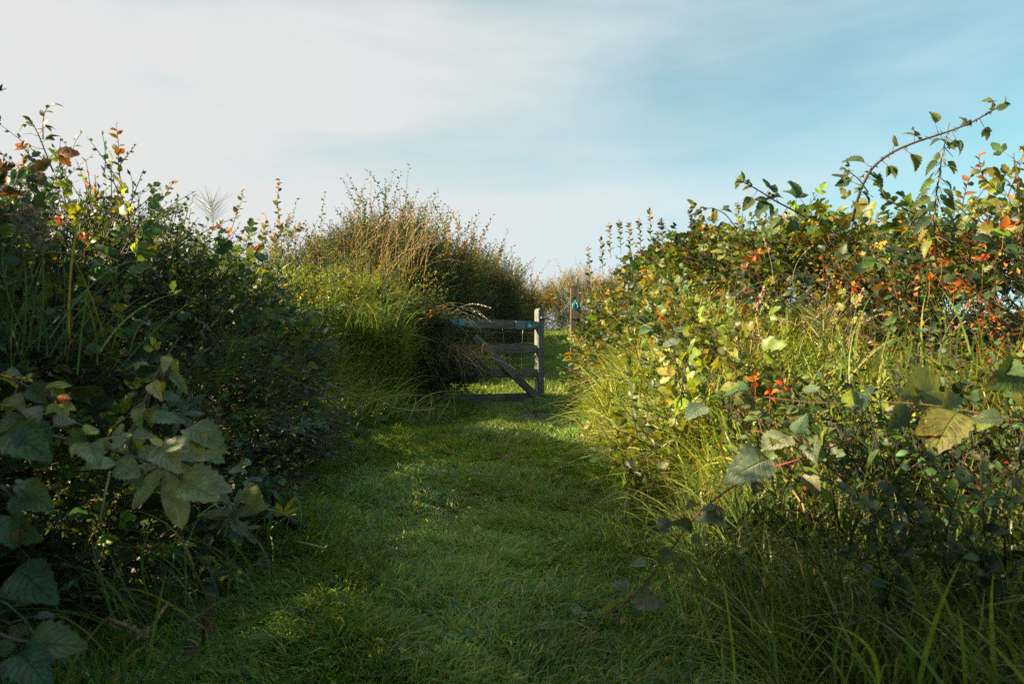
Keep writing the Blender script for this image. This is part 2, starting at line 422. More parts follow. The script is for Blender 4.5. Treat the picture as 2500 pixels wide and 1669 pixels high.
def pick(pal, n, r=None):
    """n colours from a weighted palette [(weight, rgb)], each jittered"""
    r = rng if r is None else r
    w = np.array([p[0] for p in pal], float); w /= w.sum()
    i = r.choice(len(pal), n, p=w); c = np.array([p[1] for p in pal], float)[i]
    return c * r.uniform(.7, 1.35, (n, 1)) * r.uniform(.9, 1.1, (n, 3))

# ------------------------------------------------------------------ the lie of the land
def ip(Y, keys, j):
    k = np.array(keys, float); return np.interp(Y, k[:, 0], k[:, j])
LK = [(-4, -1.5, -2.3, 1.95), (.9, -1.5, -2.2, 2.15), (1.5, -1.42, -2.1, 1.8), (2.0, -1.26, -1.95, 1.18), (2.7, -1.22, -2.05, 1.36), (3.5, -1.27, -2.1, 1.44), (4.5, -1.42, -2.2, 1.44),  # first keys: unseen hedge beside and behind the camera, raised to shade the foreground
      (5.4, -1.62, -2.2, 1.42), (6.3, -1.75, -2.5, 1.5), (7.0, -1.5, -2.5, 1.9), (7.7, -1.02, -2.25, 2.02), (8.4, -.62, -1.95, 2.0), (9.0, -.75, -1.9, 1.85), (10, -1.5, -2.4, 1.6),
      (13, -1.2, -2.2, 1.8), (18, -.6, -1.6, 2.5), (24, .4, -1, 3), (30, 1.5, 0, 3)]
RK = [(-4, 2.05, 2.9, 1.4), (2, 1.95, 2.7, 1.3), (3, 1.85, 2.6, 1.5), (4, 1.72, 2.55, 1.58), (5, 1.55, 2.35, 1.68), (6.5, 1.28, 2.05, 1.86), (8, 1.13, 1.75, 1.95), (9.5, 1.13, 1.8, 2.0),
      (11, 1.6, 2.4, 2.0), (14, 2.2, 3.0, 2.2), (20, 3.0, 3.8, 2.7), (24, 4, 5, 3), (30, 6, 7, 3)]
VK = [(-4, .7, 1.7, .5), (1, .6, 1.6, .55), (2, .52, 1.6, .68), (3, .5, 1.6, .88), (4, .55, 1.5, 1.1), (5, .62, 1.42, 1.3), (6.5, .86, 1.35, 1.2), (7.4, 1.06, 1.3, 1.05), (9.5, 1.12, 1.2, .9),
      (11, 1.5, 1.7, .8), (30, 5.5, 6, 2.3)]
def lane(Y):
    return np.interp(Y, [-30, -4, 0, 9, 12, 22, 25, 40, 90, 600], [-1.0, -.15, 0, .43, .70, 1.93, 2.1, 1.5, -3, -30])
def sst(x): x = np.clip(x, 0, 1); return x * x * (3 - 2 * x)
def ground_z(x, Y):
    x = np.asarray(x, float); Y = np.asarray(Y, float); z0 = lane(Y)
    xl = ip(Y, LK, 1); tl = np.maximum(ip(Y, LK, 3) - z0 - .42, .15); hl = sst((xl - .08 - x) / .7) * tl
    xv = ip(Y, VK, 1); tv = np.maximum(ip(Y, VK, 3) - z0 - .38, .08); wv = np.maximum(ip(Y, VK, 2) - xv, .3); hv = sst((x - xv - .08) / wv) * tv
    xr = ip(Y, RK, 1); tr = np.maximum(ip(Y, RK, 3) - z0 - tv - .42, .1); hr = sst((x - xr - .08) / .75) * tr
    far = sst((Y - 9.3) / 1.5)
    hl = hl * (1 - far) + far * hl * .5; hr = hr * (1 - far * .6); hv = hv * (1 - far * .8)
    u = .02 * np.sin(x * 5 + Y * 1.3) + .02 * np.sin(Y * 3.1 - x * 2.2) + .012 * np.sin(x * 11 + 1) * np.sin(Y * 9)
    return z0 + hl + hv + hr + u

def build_ground():
    xs = np.unique(np.concatenate([np.arange(-4, 4.01, .08), -4 - np.geomspace(.2, 500, 26), 4 + np.geomspace(.2, 500, 26)]))
    ys = np.unique(np.concatenate([np.arange(-4, 12, .1), np.arange(12, 32, .4), 32 + np.geomspace(.5, 560, 22), -4 - np.geomspace(.3, 300, 16)]))
    X, Y = np.meshgrid(xs, ys); Z = ground_z(X, Y); V = np.stack([X, Y, Z], -1).reshape(-1, 3)
    nx, ny = len(xs), len(ys); i, j = np.meshgrid(np.arange(nx - 1), np.arange(ny - 1)); a = (j * nx + i).ravel()
    A = Acc(); A.add(V, np.stack([a, a + 1, a + nx + 1, a + nx], -1), None, np.ones((len(V), 3)) * .03, np.zeros((len(V), 3)))
    tag(part('ground', A, ground_mat()), kind='structure')
build_ground()

# ------------------------------------------------------------------ leaf colours; sunlit and shaded looks are put into the LIT and DARK palettes
G_DARK = (.034, .062, .028); G_MID = (.06, .112, .028); G_BLUE = (.045, .088, .062); G_OLIVE = (.105, .128, .022); G_YEL = (.23, .22, .03)
ORANGE = (.34, .13, .02); RED = (.30, .055, .02); BROWN = (.12, .06, .025); GOLD = (.28, .22, .03); G_LIME = (.15, .21, .025)
STRAW = (.58, .45, .25); ST_RED = (.20, .06, .035); ST_BROWN = (.06, .042, .024); ST_GREEN = (.10, .11, .035)
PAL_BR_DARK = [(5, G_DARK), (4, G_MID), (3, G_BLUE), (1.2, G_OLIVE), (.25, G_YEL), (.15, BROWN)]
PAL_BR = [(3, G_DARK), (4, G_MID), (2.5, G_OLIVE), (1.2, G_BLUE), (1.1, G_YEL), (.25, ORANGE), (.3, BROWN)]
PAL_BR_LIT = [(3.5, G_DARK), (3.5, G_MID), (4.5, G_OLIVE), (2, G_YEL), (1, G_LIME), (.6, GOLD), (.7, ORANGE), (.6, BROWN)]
PAL_HAW = [(2, G_DARK), (4, G_MID), (5, G_OLIVE), (2.2, G_YEL), (1.0, ORANGE), (.5, BROWN)]
PAL_RED = [(2, G_DARK), (3, G_MID), (4, G_OLIVE), (1.3, G_YEL), (4, ORANGE), (2.2, RED), (1, BROWN)]
PAL_FAR = [(1, G_MID), (3, (.2, .2, .03)), (4, (.42, .32, .04)), (3, (.34, .32, .04)), (2, (.5, .25, .03))]

# ------------------------------------------------------------------ spray templates (stem + leaves), grown along +Y with leaf faces towards +Z
L_BR = [leaf(6, .36, .40, .30, .28, .07, .02, s) for s in range(4)]
L_BRD = [leaf(16, [.34, .38, .31, .36, .40][s], .40, [.26, .4, .15, .5, .3][s], [.3, .5, .2, .42, .6][s], .09, .022, s) for s in range(5)]      # for leaves close to the camera
L_NET = [leaf(14, .24, .30, .35, .45, .13, .02, s) for s in range(3)]
L_EL = [leaf_simple(.26, .3, .2), leaf_simple(.34, .2, .1), leaf_simple(.22, .4, .3)]
L_ELD = [leaf(7, .27, .45, .35, .2, 0, .0, 1), leaf(7, .32, .45, .25, .3, 0, 0, 2)]

def arc(n, length, rise, droop, sway, r):
    t = np.linspace(0, 1, n)
    return np.stack([sway * np.sin(t * 3 + r.uniform(0, 6)) * t, length * t, rise * t - droop * t * t], -1)

def spray_bramble(seed, length=.42, nl=7, lsize=.055, hd=False, pal=None, stemcol=ST_BROWN):
    r = np.random.default_rng(seed); Lf, St = Acc(), Acc()
    path = arc(9, length, length * .3, length * .45, length * .08, r)
    tube(St, path, .0035, .0015, stemcol, 4)
    for i in range(nl):
        f = (i + .6) / nl; k = f * 8; a = int(min(k, 7)); p = path[a] + (path[a + 1] - path[a]) * (k - a)
        sd = 1 if i % 2 else -1; ang = r.uniform(.6, 1.3) * sd
        g = np.array([math.sin(ang), math.cos(ang), r.uniform(-.1, .35)]); pl = lsize * r.uniform(.6, 1.0)
        q = p + norm(g) * pl; tube(St, [p, q], .0015, .001, ST_GREEN, 3)
        up = np.array([r.normal(0, .35), r.normal(0, .35), 1.])
        s = lsize * r.uniform(.7, 1.25) * (1 - .3 * f)
        nlf = 3 if r.random() < .8 else 1
        c0 = pick(pal, 1, r)[0] if pal else r.uniform(.6, 1.25) * np.array((r.uniform(.65, 1.25), r.uniform(.85, 1.08), 1))
        for m in range(nlf):
            b = [0, .95, -.95][m] + r.normal(0, .1); gl = norm(np.array([math.sin(ang + b), math.cos(ang + b), g[2] * .4 - .15 + r.normal(0, .15)]))
            base = q + (norm(g) * pl * .3 if m == 0 else 0)
            put(Lf, (L_BRD if hd else L_BR)[r.integers(4)], base, gl, up + r.normal(0, .18, 3), s * (1.15 if m == 0 else .9), c0 * r.uniform(.85, 1.15))
    return Lf.merged(), St.merged()

def spray_small(seed, length=.3, nl=30, lsize=.028, spread=.6, tipcol=None, tip_from=.7, detail=False, stemcol=ST_BROWN, twigs=3):
    r = np.random.default_rng(seed); Lf, St = Acc(), Acc()
    def run(p0, g0, ln, n, th):
        t = np.linspace(0, 1, 6)[:, None]; sw = r.normal(0, .1, 3)
        path = p0 + g0 * ln * t + sw * ln * t * t
        tube(St, path, th, th * .4, stemcol, 3)
        for i in range(n):
            f = (i + .5) / n; p = path[0] + (path[-1] - path[0]) * f + sw * ln * (f * f - f)
            az = i * 2.4 + r.normal(0, .5); a = norm(np.cross(g0, [0, 0, 1.]) + 1e-4); b = np.cross(a, g0)
            g = g0 * r.uniform(.35, .9) + (a * math.cos(az) + b * math.sin(az)) * r.uniform(.6, 1.)
            c = r.uniform(.65, 1.25) * np.array((r.uniform(.7, 1.2), r.uniform(.85, 1.08), 1))
            if tipcol is not None and f > tip_from and r.random() < .75: c = np.array(tipcol) * r.uniform(.7, 1.3)
            put(Lf, (L_ELD if detail else L_EL)[r.integers(2 if detail else 3)], p, g, np.array([0, 0, 1.]) + r.normal(0, .4, 3), lsize * r.uniform(.6, 1.25) * (1 - .35 * f), c)
    g = np.array([0, 1., 0]); run(np.zeros(3), g, length, nl // 2, .003)
    for k in range(twigs):
        f = .2 + .6 * k / max(1, twigs - 1) if twigs > 1 else .4; sd = 1 if k % 2 else -1
        run(np.array([0, length * f, 0]), norm(np.array([sd * spread, .8, r.uniform(-.1, .5)])), length * r.uniform(.45, .65), nl // (2 * max(1, twigs)) + 1, .002)
    return Lf.merged(), St.merged()

T_BR = [spray_bramble(100 + s, r_, n, l) for s, (r_, n, l) in enumerate([(.34, 6, .058), (.4, 8, .06), (.3, 6, .054), (.36, 7, .052), (.32, 6, .072)])]
T_BRS = [spray_bramble(140 + s, .34, 9, .034) for s in range(4)]
T_SM = [spray_small(200 + s) for s in range(5)]
T_SMO = [spray_small(220 + s, .28, 30, .034, .5, (3.2, 1.2, .5) if s < 1 else (1.8, 1.2, .7), .8) for s in range(4)]         # reddened tips
T_UP = [spray_small(240 + s, .48, 44, .042, .32, (1.9, 1.1, .7), .84, twigs=2) for s in range(4)]   # upright shoots
T_SMD = [spray_small(260 + s, .24, 26, .034, .7, (2.5, 1.2, .7), .93, detail=True) for s in range(4)]

def orient(n, nrm, out_w, up_w, rnd, r):
    g = nrm * out_w + np.array([0, 0, up_w]) + r.normal(0, rnd, (n, 3))
    up = nrm * .8 + np.array([0, 0, 1.0]) + r.normal(0, .35, (n, 3))
    return frames(g, up)

def scatter(lf, st, temps, P, nrm, r, pal, smin=.8, smax=1.25, out_w=.8, up_w=.35, rnd=.35, sink=.12, svar=0.):
    """stamp sprays of several templates over surface points"""
    n = len(P); which = r.integers(0, len(temps), n); s = r.uniform(smin, smax, n)
    if svar: s = s * np.clip(1 + svar * noise3(P, 1.9, 23), .35, 1.9)
    tint = pick(pal, n, r) * (1 + .28 * noise3(P, 2.4, 19))[:, None]
    Rm = orient(n, nrm, out_w, up_w, rnd, r); pos = P - nrm * (sink * r.uniform(.2, 1.6, n))[:, None]
    for k, (a, b) in enumerate(temps):
        i = which == k
        stamp(lf, a, pos[i], Rm[i], s[i], tint[i]); stamp(st, b, pos[i], Rm[i], s[i], np.ones((i.sum(), 3)))

# ------------------------------------------------------------------ hedge bank surfaces (swept quarter ellipses, roughened)
def sweep(keys, Y, phi, sgn, amp=.16, f=1.6, k0=0, q=.9):
    """points and outward normals on the leafy face: phi 0 = foot by the lane, 90 = top, beyond = back"""
    def P(Y, phi):
        xf, xt, zt = ip(Y, keys, 1), ip(Y, keys, 2), ip(Y, keys, 3); z0 = lane(Y)
        c, s = np.cos(phi), np.sin(phi)
        x = xf + (xt - xf) * (1 - c); z = z0 + (zt - z0) * np.sign(s) * np.abs(s) ** q
        return np.stack([x, Y, z], -1)
    p = P(Y, phi); e = 1e-3
    dn = np.cross(P(Y + e, phi) - p, P(Y, phi + e) - p) * (1 if sgn < 0 else -1)
    n = norm(dn); n = np.where(((n * np.array([-sgn, 0, .6])).sum(-1) < 0)[:, None], -n, n)
    d = amp * noise3(p, f, k0) + amp * .5 * noise3(p, f * 2.7, k0 + 7)
    return p + n * d[:, None], n

def hedge_points(keys, y0, y1, dens, sgn, r, ph0=.05, ph1=2.1, **kw):
    ym = (y0 + y1) / 2; h = float(ip(ym, keys, 3) - lane(ym)); w = abs(float(ip(ym, keys, 2) - ip(ym, keys, 1)))
    area = (y1 - y0) * (h + w) * .85 * (ph1 - ph0) / (math.pi / 2)
    n = max(1, int(area * dens)); Y = r.uniform(y0, y1, n); phi = r.uniform(ph0, ph1, n)
    # ragged ends where one bush grows into the next
    Y = Y + .18 * noise3(np.stack([Y * 0, Y * 0, phi * 2], -1), 1.3, 3)
    return sweep(keys, Y, phi, sgn, **kw)

def bush(name, label, cat, group, specs, base, extra=None, mats=(M_LEAF, M_STEM)):
    """specs: list of (templates, points, normals, palette, kwargs)"""
    r = np.random.default_rng(abs(hash(label)) % 1000 if False else sum(map(ord, label)))
    lf, st = Acc(), Acc()
    for tm, P, nr, pal, kw in specs: scatter(lf, st, tm, P, nr, r, pal, **kw)
    t = thing(name, label, cat, base, group)
    part('leaves', lf, mats[0], t); part('stems', st, mats[1], t)
    return t

def lobe_points(lobes, dens, r, zmin=0., amp=.14, only_top=None):
    Ps, Ns = [], []
    for i, (c, rad) in enumerate(lobes):
        c = np.array(c, float); rad = np.array(rad, float); n = int(dens * 4 * math.pi * ((rad[0] * rad[1] + rad[0] * rad[2] + rad[1] * rad[2]) / 3))
        d = norm(r.normal(size=(n, 3))); p = c + d * rad; nr = norm(d / rad)
        p = p + nr * (amp * (noise3(p, 1.3, i) + .5 * noise3(p, 3.5, i + 5)))[:, None]
        ok = (p[:, 2] > ground_z(p[:, 0], p[:, 1]) + zmin) & (p[:, 1] < c[1] + rad[1] * .75)
        for j, (c2, r2) in enumerate(lobes):
            if j != i: ok &= ((((p - np.array(c2)) / (np.array(r2) * .9)) ** 2).sum(-1) > 1)
        if only_top is not None: ok &= nr[:, 2] > only_top
        Ps.append(p[ok]); Ns.append(nr[ok])
    return np.concatenate(Ps), np.concatenate(Ns)

r0 = np.random.default_rng(42)
HL, HR = 'bushes growing on the left hedge bank', 'bushes growing on the right hedge bank'
#@@BUSHES
def left_bush(y0, y1, label, dens, species='mix', amp=.15):
    r = np.random.default_rng(int(y0 * 100) + 500)
    P1, N1 = hedge_points(LK, y0, y1, dens, -1, r, .05, 2.0, amp=amp)
    P2, N2 = hedge_points(LK, y0, y1, dens * 1.3, -1, r, .08, 2.0, amp=amp, k0=2)
    P3, N3 = hedge_points(LK, y0, y1, dens * .5, -1, r, .95, 1.9, amp=amp * 1.3, k0=4)
    P4, N4 = hedge_points(LK, y0, y1, dens * .8, -1, r, .05, 1.7, amp=amp, k0=6)
    P5, N5 = hedge_points(LK, y0, y1, dens * .22, -1, r, .35, 1.9, amp=amp, k0=4)
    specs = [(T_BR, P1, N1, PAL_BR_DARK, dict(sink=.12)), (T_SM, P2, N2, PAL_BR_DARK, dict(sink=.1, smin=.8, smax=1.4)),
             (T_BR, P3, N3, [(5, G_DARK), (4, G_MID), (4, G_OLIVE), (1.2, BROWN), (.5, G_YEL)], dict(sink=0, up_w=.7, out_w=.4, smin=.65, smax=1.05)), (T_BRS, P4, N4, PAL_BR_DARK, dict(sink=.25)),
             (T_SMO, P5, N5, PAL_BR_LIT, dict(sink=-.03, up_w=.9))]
    ym = (y0 + y1) / 2
    return bush('bramble_bush', label, 'bush', HL, specs, (float(ip(ym, LK, 1)) - .3, ym, float(lane(ym))))
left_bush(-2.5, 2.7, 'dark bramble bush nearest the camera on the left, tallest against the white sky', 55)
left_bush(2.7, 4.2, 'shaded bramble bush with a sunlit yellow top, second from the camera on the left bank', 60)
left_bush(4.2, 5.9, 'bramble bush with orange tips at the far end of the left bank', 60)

def right_bush(y0, y1, label, dens, pal, temps2, pal2, amp=.15, name='bramble_bush', k=1.):
    r = np.random.default_rng(int(y0 * 100) + 900)
    P1, N1 = hedge_points(RK, y0, y1, dens * k, 1, r, .05, 2.0, amp=amp)
    if name == 'red_leaved_bush': pal = PAL_BR_LIT
    P2, N2 = hedge_points(RK, y0, y1, dens * 1.0, 1, r, .15, 2.0, amp=amp, k0=2)
    P3, N3 = hedge_points(RK, y0, y1, dens * .4, 1, r, 1.0, 1.9, amp=amp * 1.3, k0=4)
    P4, N4 = hedge_points(RK, y0, y1, dens * .7, 1, r, .1, 1.7, amp=amp, k0=6)
    specs = [(T_BR, P1, N1, pal, dict(sink=.06, smin=.9, smax=1.4, svar=.25)), (temps2, P2, N2, pal2, dict(sink=.09)), (T_BR, P3, N3, pal, dict(sink=0, up_w=.7, out_w=.4, smin=.9, smax=1.3)),
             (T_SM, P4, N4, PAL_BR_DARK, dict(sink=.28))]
    ym = (y0 + y1) / 2
    return bush(name, label, 'bush', HR, specs, (float(ip(ym, RK, 1)) + .3, ym, float(lane(ym))))
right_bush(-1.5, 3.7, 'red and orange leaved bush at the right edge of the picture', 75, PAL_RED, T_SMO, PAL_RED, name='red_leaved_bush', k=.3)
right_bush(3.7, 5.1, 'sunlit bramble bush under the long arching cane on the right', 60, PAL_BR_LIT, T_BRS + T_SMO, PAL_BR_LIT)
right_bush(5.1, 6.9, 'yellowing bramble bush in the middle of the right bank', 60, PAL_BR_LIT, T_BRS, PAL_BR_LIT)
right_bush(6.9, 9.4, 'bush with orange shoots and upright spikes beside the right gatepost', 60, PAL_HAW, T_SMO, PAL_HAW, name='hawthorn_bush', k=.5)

def hawthorn(lobes, label, dens, pal, shoot_pal, base, up=1.0, tem=None, group='hawthorn bushes beyond the gate', name='hawthorn_bush'):
    r = np.random.default_rng(len(label) * 7)
    P, N = lobe_points(lobes, dens, r, amp=.24); P2, N2 = lobe_points(lobes, dens * .9, r, amp=.05); P3, N3 = lobe_points(lobes, dens * .55 * up, r, only_top=.15)
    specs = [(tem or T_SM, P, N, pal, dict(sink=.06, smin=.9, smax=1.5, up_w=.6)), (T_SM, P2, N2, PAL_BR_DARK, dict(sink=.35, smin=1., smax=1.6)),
             (T_UP, P3, N3, shoot_pal, dict(sink=.05, up_w=1.4, out_w=.45, rnd=.25, smin=.45, smax=1.25, svar=.8))]
    return bush(name, label, 'bush', group, specs, base, mats=(M_SMALL, M_STEM))
hawthorn([((-2.4, 12, 1.9), (1.05, 1.2, 1.2)), ((-2.6, 11.5, 1.2), (1.9, .9, .9)), ((-3.2, 11.6, 1.55), (.85, 1.0, .95)), ((-1.7, 12.2, 1.75), (1.05, 1.2, 1.1)), ((-1.95, 11.9, 1.9), (.85, 1.0, 1.05))],
         'big rounded hawthorn bush with spiky orange shoots rising behind the grassy mound', 120, PAL_HAW, PAL_HAW, (-2.4, 12, .9))
hawthorn([((-1.2, 14.6, 1.7), (1.15, 1.4, 1.25)), ((-.85, 15.4, 1.55), (1.05, 1.2, 1.0))], 'olive hawthorn bush behind the left half of the gate', 120, PAL_HAW, PAL_HAW, (-1.2, 14.6, 1.0))
hawthorn([((-.55, 18, 1.9), (1.05, 1.6, 1.1)), ((-.2, 18.8, 1.6), (.75, 1.2, .9))], 'dark hawthorn bush behind the gate latch, lowest of the hawthorns', 100, PAL_HAW, PAL_HAW, (-.5, 18, 1.5))
hawthorn([((1.1, 23, 2.35), (1.0, .8, .75)), ((2.3, 22.6, 2.6), (1.2, .8, .85)), ((3.6, 22, 2.6), (1.2, .8, .8)), ((.3, 24.5, 2.3), (.6, .6, .5))],
         'sunlit golden hedge at the top of the field, seen between gate and right post', 90, PAL_FAR, PAL_FAR, (1.5, 23, 2.0), up=.5, group=None, name='far_hedge')
def berries(bush_o, keys, y0, y1, sgn, n, cols, ph=(.5, 1.6), seed=0, push=.14):
    """blackberry clusters: several little fruits on a branched stalk each"""
    r = np.random.default_rng(seed + 7); A = Acc(); P, N = sweep(keys, r.uniform(y0, y1, n), r.uniform(*ph, n), sgn, amp=.15)
    for p, nn in zip(P, N):
        c = p + nn * push * r.uniform(.3, 1.4)
        for k in range(r.integers(6, 13)):
            q = c + r.normal(0, .028, 3); rad = .0075 * r.uniform(.7, 1.2); tube(A, [c - nn * .08, (c + q) / 2, q], .0012, .0008, ST_BROWN, 3); blob(A, q, (rad, rad, rad * 1.15), np.array(cols[r.integers(len(cols))]) * r.uniform(.7, 1.2), 6, 4)
    o = part('berries', A, M_STEM, bush_o); o['kind'] = 'stuff'
for o in [o for o in bpy.data.objects if o.get('group') in (HL, HR)]:
    nm = o['label']
    if 'nearest the camera' in nm: berries(o, LK, 1.9, 2.7, -1, 30, [(.02, .018, .03), (.05, .03, .03), (.12, .05, .04)], (1.0, 1.7), 1)
    elif 'second from the camera' in nm: berries(o, LK, 2.7, 4.2, -1, 16, [(.10, .06, .05), (.16, .10, .07)], (.5, 1.4), 2)
    elif 'long arching cane' in nm: berries(o, RK, 3.7, 5.1, 1, 34, [(.30, .15, .06), (.22, .09, .05), (.06, .02, .02)], (.5, 1.6), 3)
    elif 'middle of the right bank' in nm: berries(o, RK, 5.1, 6.9, 1, 30, [(.30, .15, .06), (.22, .08, .05)], (.4, 1.5), 4)
#@@GRASS
def lane_grass():
    A = Acc(); r = rng
    def batch(n, ya, yb, w0, len0, seg, power):
        u = r.random(n); Y = ya * (yb / ya) ** (u ** power)
        xa = ip(Y, LK, 1) - .12; xb = ip(Y, VK, 1) + .15; x = xa + (xb - xa) * r.random(n)
        p = np.stack([x, Y, ground_z(x, Y) - .004], -1)
        cl = noise3(p, 3.2) + .8 * noise3(p, 8.5, 4); mud_in = ((x - .27) / .26) ** 2 + ((Y - 7.75) / .55) ** 2 < .8; edge = np.minimum(x - xa, xb - x); e = np.exp(-np.maximum(edge, 0) / .16)
        ang = 3.2 * noise3(p, 1.1, 5) + r.normal(0, .9, n)
        bend = np.stack([np.cos(ang), np.sin(ang), np.zeros(n)], -1) * r.uniform(.25, 1.15, n)[:, None]
        d = np.stack([r.normal(0, .3, n), r.normal(0, .3, n), np.ones(n)], -1)
        Lg = len0 * r.uniform(.5, 1.35, n) * np.clip(1 + .45 * cl, .35, 2) * (1 + 1.7 * e * r.random(n)) * np.where(mud_in & (r.random(n) < .93), .12, 1)
        col = pick([(6, (.10, .21, .030)), (3, (.17, .28, .035)), (2.5, (.075, .17, .075)), (1.7, (.30, .33, .10)), (.5, (.46, .28, .08))], n, r)
        worn = np.clip(noise3(p, 1.4, 9) * .5 + .5 - np.abs(x + .12) * .8, 0, 1)[:, None]
        col = col * (1 + .22 * noise3(p, 2.2, 30))[:, None]
        col = col * (1 - .6 * worn) + np.array((.25, .31, .06)) * .6 * worn
        blades(A, p, d, Lg, w0 * r.uniform(.7, 1.3, n), bend, col, seg, tip=col * np.array((1.25, 1.1, .9)))
    batch(90000, 1.5, 4.2, .0068, .07, 3, 1.0)
    batch(75000, 4.0, 9.6, .010, .075, 3, .9)
    o = part('lane_grass', A, M_GRASS); tag(o, 'short trodden green grass covering the path to the gate', 'grass', kind='stuff')
lane_grass()

def lane_weeds():
    A = Acc(); r = np.random.default_rng(4)
    for i in range(420):
        Y = 1.7 * (8.5 / 1.7) ** r.random(); xa, xb = float(ip(Y, LK, 1)), float(ip(Y, VK, 1)) + .1; x = xa + (xb - xa) * (r.beta(.6, .7)); c = np.array((x, Y, float(ground_z(x, Y)) + .02))
        col = pick([(4, (.06, .13, .03)), (2, (.10, .17, .04)), (.7, (.20, .10, .04))], 1, r)[0]; k = r.uniform(.025, .06)
        for m in range(r.integers(3, 7)):
            a = r.uniform(0, 6.28); put(A, L_ELD[m % 2], c, np.array((math.cos(a), math.sin(a), r.uniform(.15, .7))), np.array((0, 0, 1.)) + r.normal(0, .25, 3), k * r.uniform(.7, 1.2), col * r.uniform(.8, 1.2))
    tag(part('lane_weeds', A, M_SMALL), 'small broad-leaved weeds dotted through the grass of the path', 'weeds', kind='stuff')
lane_weeds()

def field_grass():
    A = Acc(); r = rng; n = 60000
    Y = 9.4 * (23.5 / 9.4) ** r.random(n); x = r.uniform(-1, 1, n) * 1.7 + (ip(Y, LK, 1) + ip(Y, RK, 1)) / 2
    p = np.stack([x, Y, ground_z(x, Y) - .01], -1); cl = noise3(p, 1.6)
    ang = r.uniform(0, 6.28, n); bend = np.stack([np.cos(ang), np.sin(ang), np.zeros(n)], -1) * r.uniform(.2, .9, n)[:, None]
    d = np.stack([r.normal(0, .25, n), r.normal(0, .25, n), np.ones(n)], -1)
    col = pick([(5, (.12, .21, .03)), (3, (.19, .25, .035)), (1.5, (.28, .27, .06))], n, r)
    blades(A, p, d, .13 * r.uniform(.5, 1.4, n) * (1 + .4 * cl), .010 * r.uniform(.7, 1.3, n), bend, col, 3)
    tag(part('field_grass', A, M_GRASS), 'green meadow grass rising beyond the gate', 'grass', kind='stuff')
field_grass()

def long_grass(label, P, N, Lr, Wr, pal, name, fall=.9, up=1.0, seg=5, jitter=.35, tipgold=.3, nw=.55, bj=.35):
    A = Acc(); n = len(P); r = rng
    d = N * nw + np.array([0, 0, up]) + r.normal(0, jitter, (n, 3))
    sw = np.stack([noise3(P, 1.7, 3), noise3(P, 1.7, 14), 0 * P[:, 0]], -1) * bj * .7
    bend = N * fall + sw + r.normal(0, bj, (n, 3)); bend[:, 2] = -np.abs(bend[:, 2]) * .5; bend = bend * r.uniform(.3, 1.1, (n, 1))
    col = pick(pal, n, r); tip = col * (1 - tipgold) + np.array((.34, .27, .08)) * tipgold * r.uniform(.2, 1.6, (n, 1))
    blades(A, P, d, r.uniform(*Lr, n), r.uniform(*Wr, n), bend, col, seg, tip=tip, droop=.55)
    return tag(part(name, A, M_GRASS), label, 'grass', kind='stuff')
GP_LIT = [(5, (.20, .28, .035)), (2.5, (.30, .32, .045)), (2, (.12, .19, .03)), (1.5, (.44, .36, .11))]
GP_DK = [(4, (.04, .075, .03)), (3, (.06, .10, .025)), (2, (.03, .06, .035)), (.9, (.22, .17, .07))]
def clumpy(keys, y0, y1, dens, sgn, r, thr, **kw):
    P, N = hedge_points(keys, y0, y1, dens, sgn, r, **kw)
    k = noise3(P, 2.3, 13) > thr
    return P[k], N[k]
P, N = hedge_points(LK, 6.0, 9.0, 1900, -1, rng, .10, 2.0, amp=.10); P = P - N * .25
k = (noise3(P, 1.6, 17) > -.75) & ((P[:, 1] < 7.9) | (P[:, 2] > 1.2)); long_grass('long yellow-green grass hanging over the mound left of the gate', P[k] + N[k] * .12, N[k], (.12, .42), (.006, .011), GP_LIT, 'mound_grass', fall=.25, jitter=.55, nw=.2, bj=.45)
P, N = clumpy(LK, 1.9, 6.6, 260, -1, rng, -.1, ph0=.02, ph1=.55, amp=.1); P = P - N * .15
long_grass('dark long grass at the foot of the left bank', P, N, (.25, .6), (.004, .008), GP_DK, 'bank_grass', fall=1.0)
P, N = clumpy(LK, 2.0, 6.0, 90, -1, rng, .1, ph0=.5, ph1=1.5, amp=.1)
long_grass('thin dark grass growing through the left brambles', P, N, (.25, .55), (.003, .006), GP_DK, 'bank_grass', fall=.8)
P, N = hedge_points(VK, 2.7, 6.9, 2600, 1, rng, .2, 1.9, amp=.12); k = noise3(P, 1.8, 21) > -.6
long_grass('sunlit yellow-green long grass on the right bank below the brambles', P[k] - N[k] * .02, N[k], (.12, .40), (.006, .012), GP_LIT, 'bank_grass', fall=.05, jitter=.5, nw=.05, bj=.42)
P, N = hedge_points(VK, 1.3, 3.3, 1500, 1, rng, .05, 1.5, amp=.06); k = noise3(P, 2., 25) > -.5
long_grass('dark green long grass on the right verge close to the camera', P[k] - N[k] * .15, N[k], (.15, .4), (.004, .008), [(4, (.07, .13, .03)), (3, (.12, .17, .03)), (1, (.26, .25, .07))], 'bank_grass', fall=.05, jitter=.45, nw=.05, bj=.4)
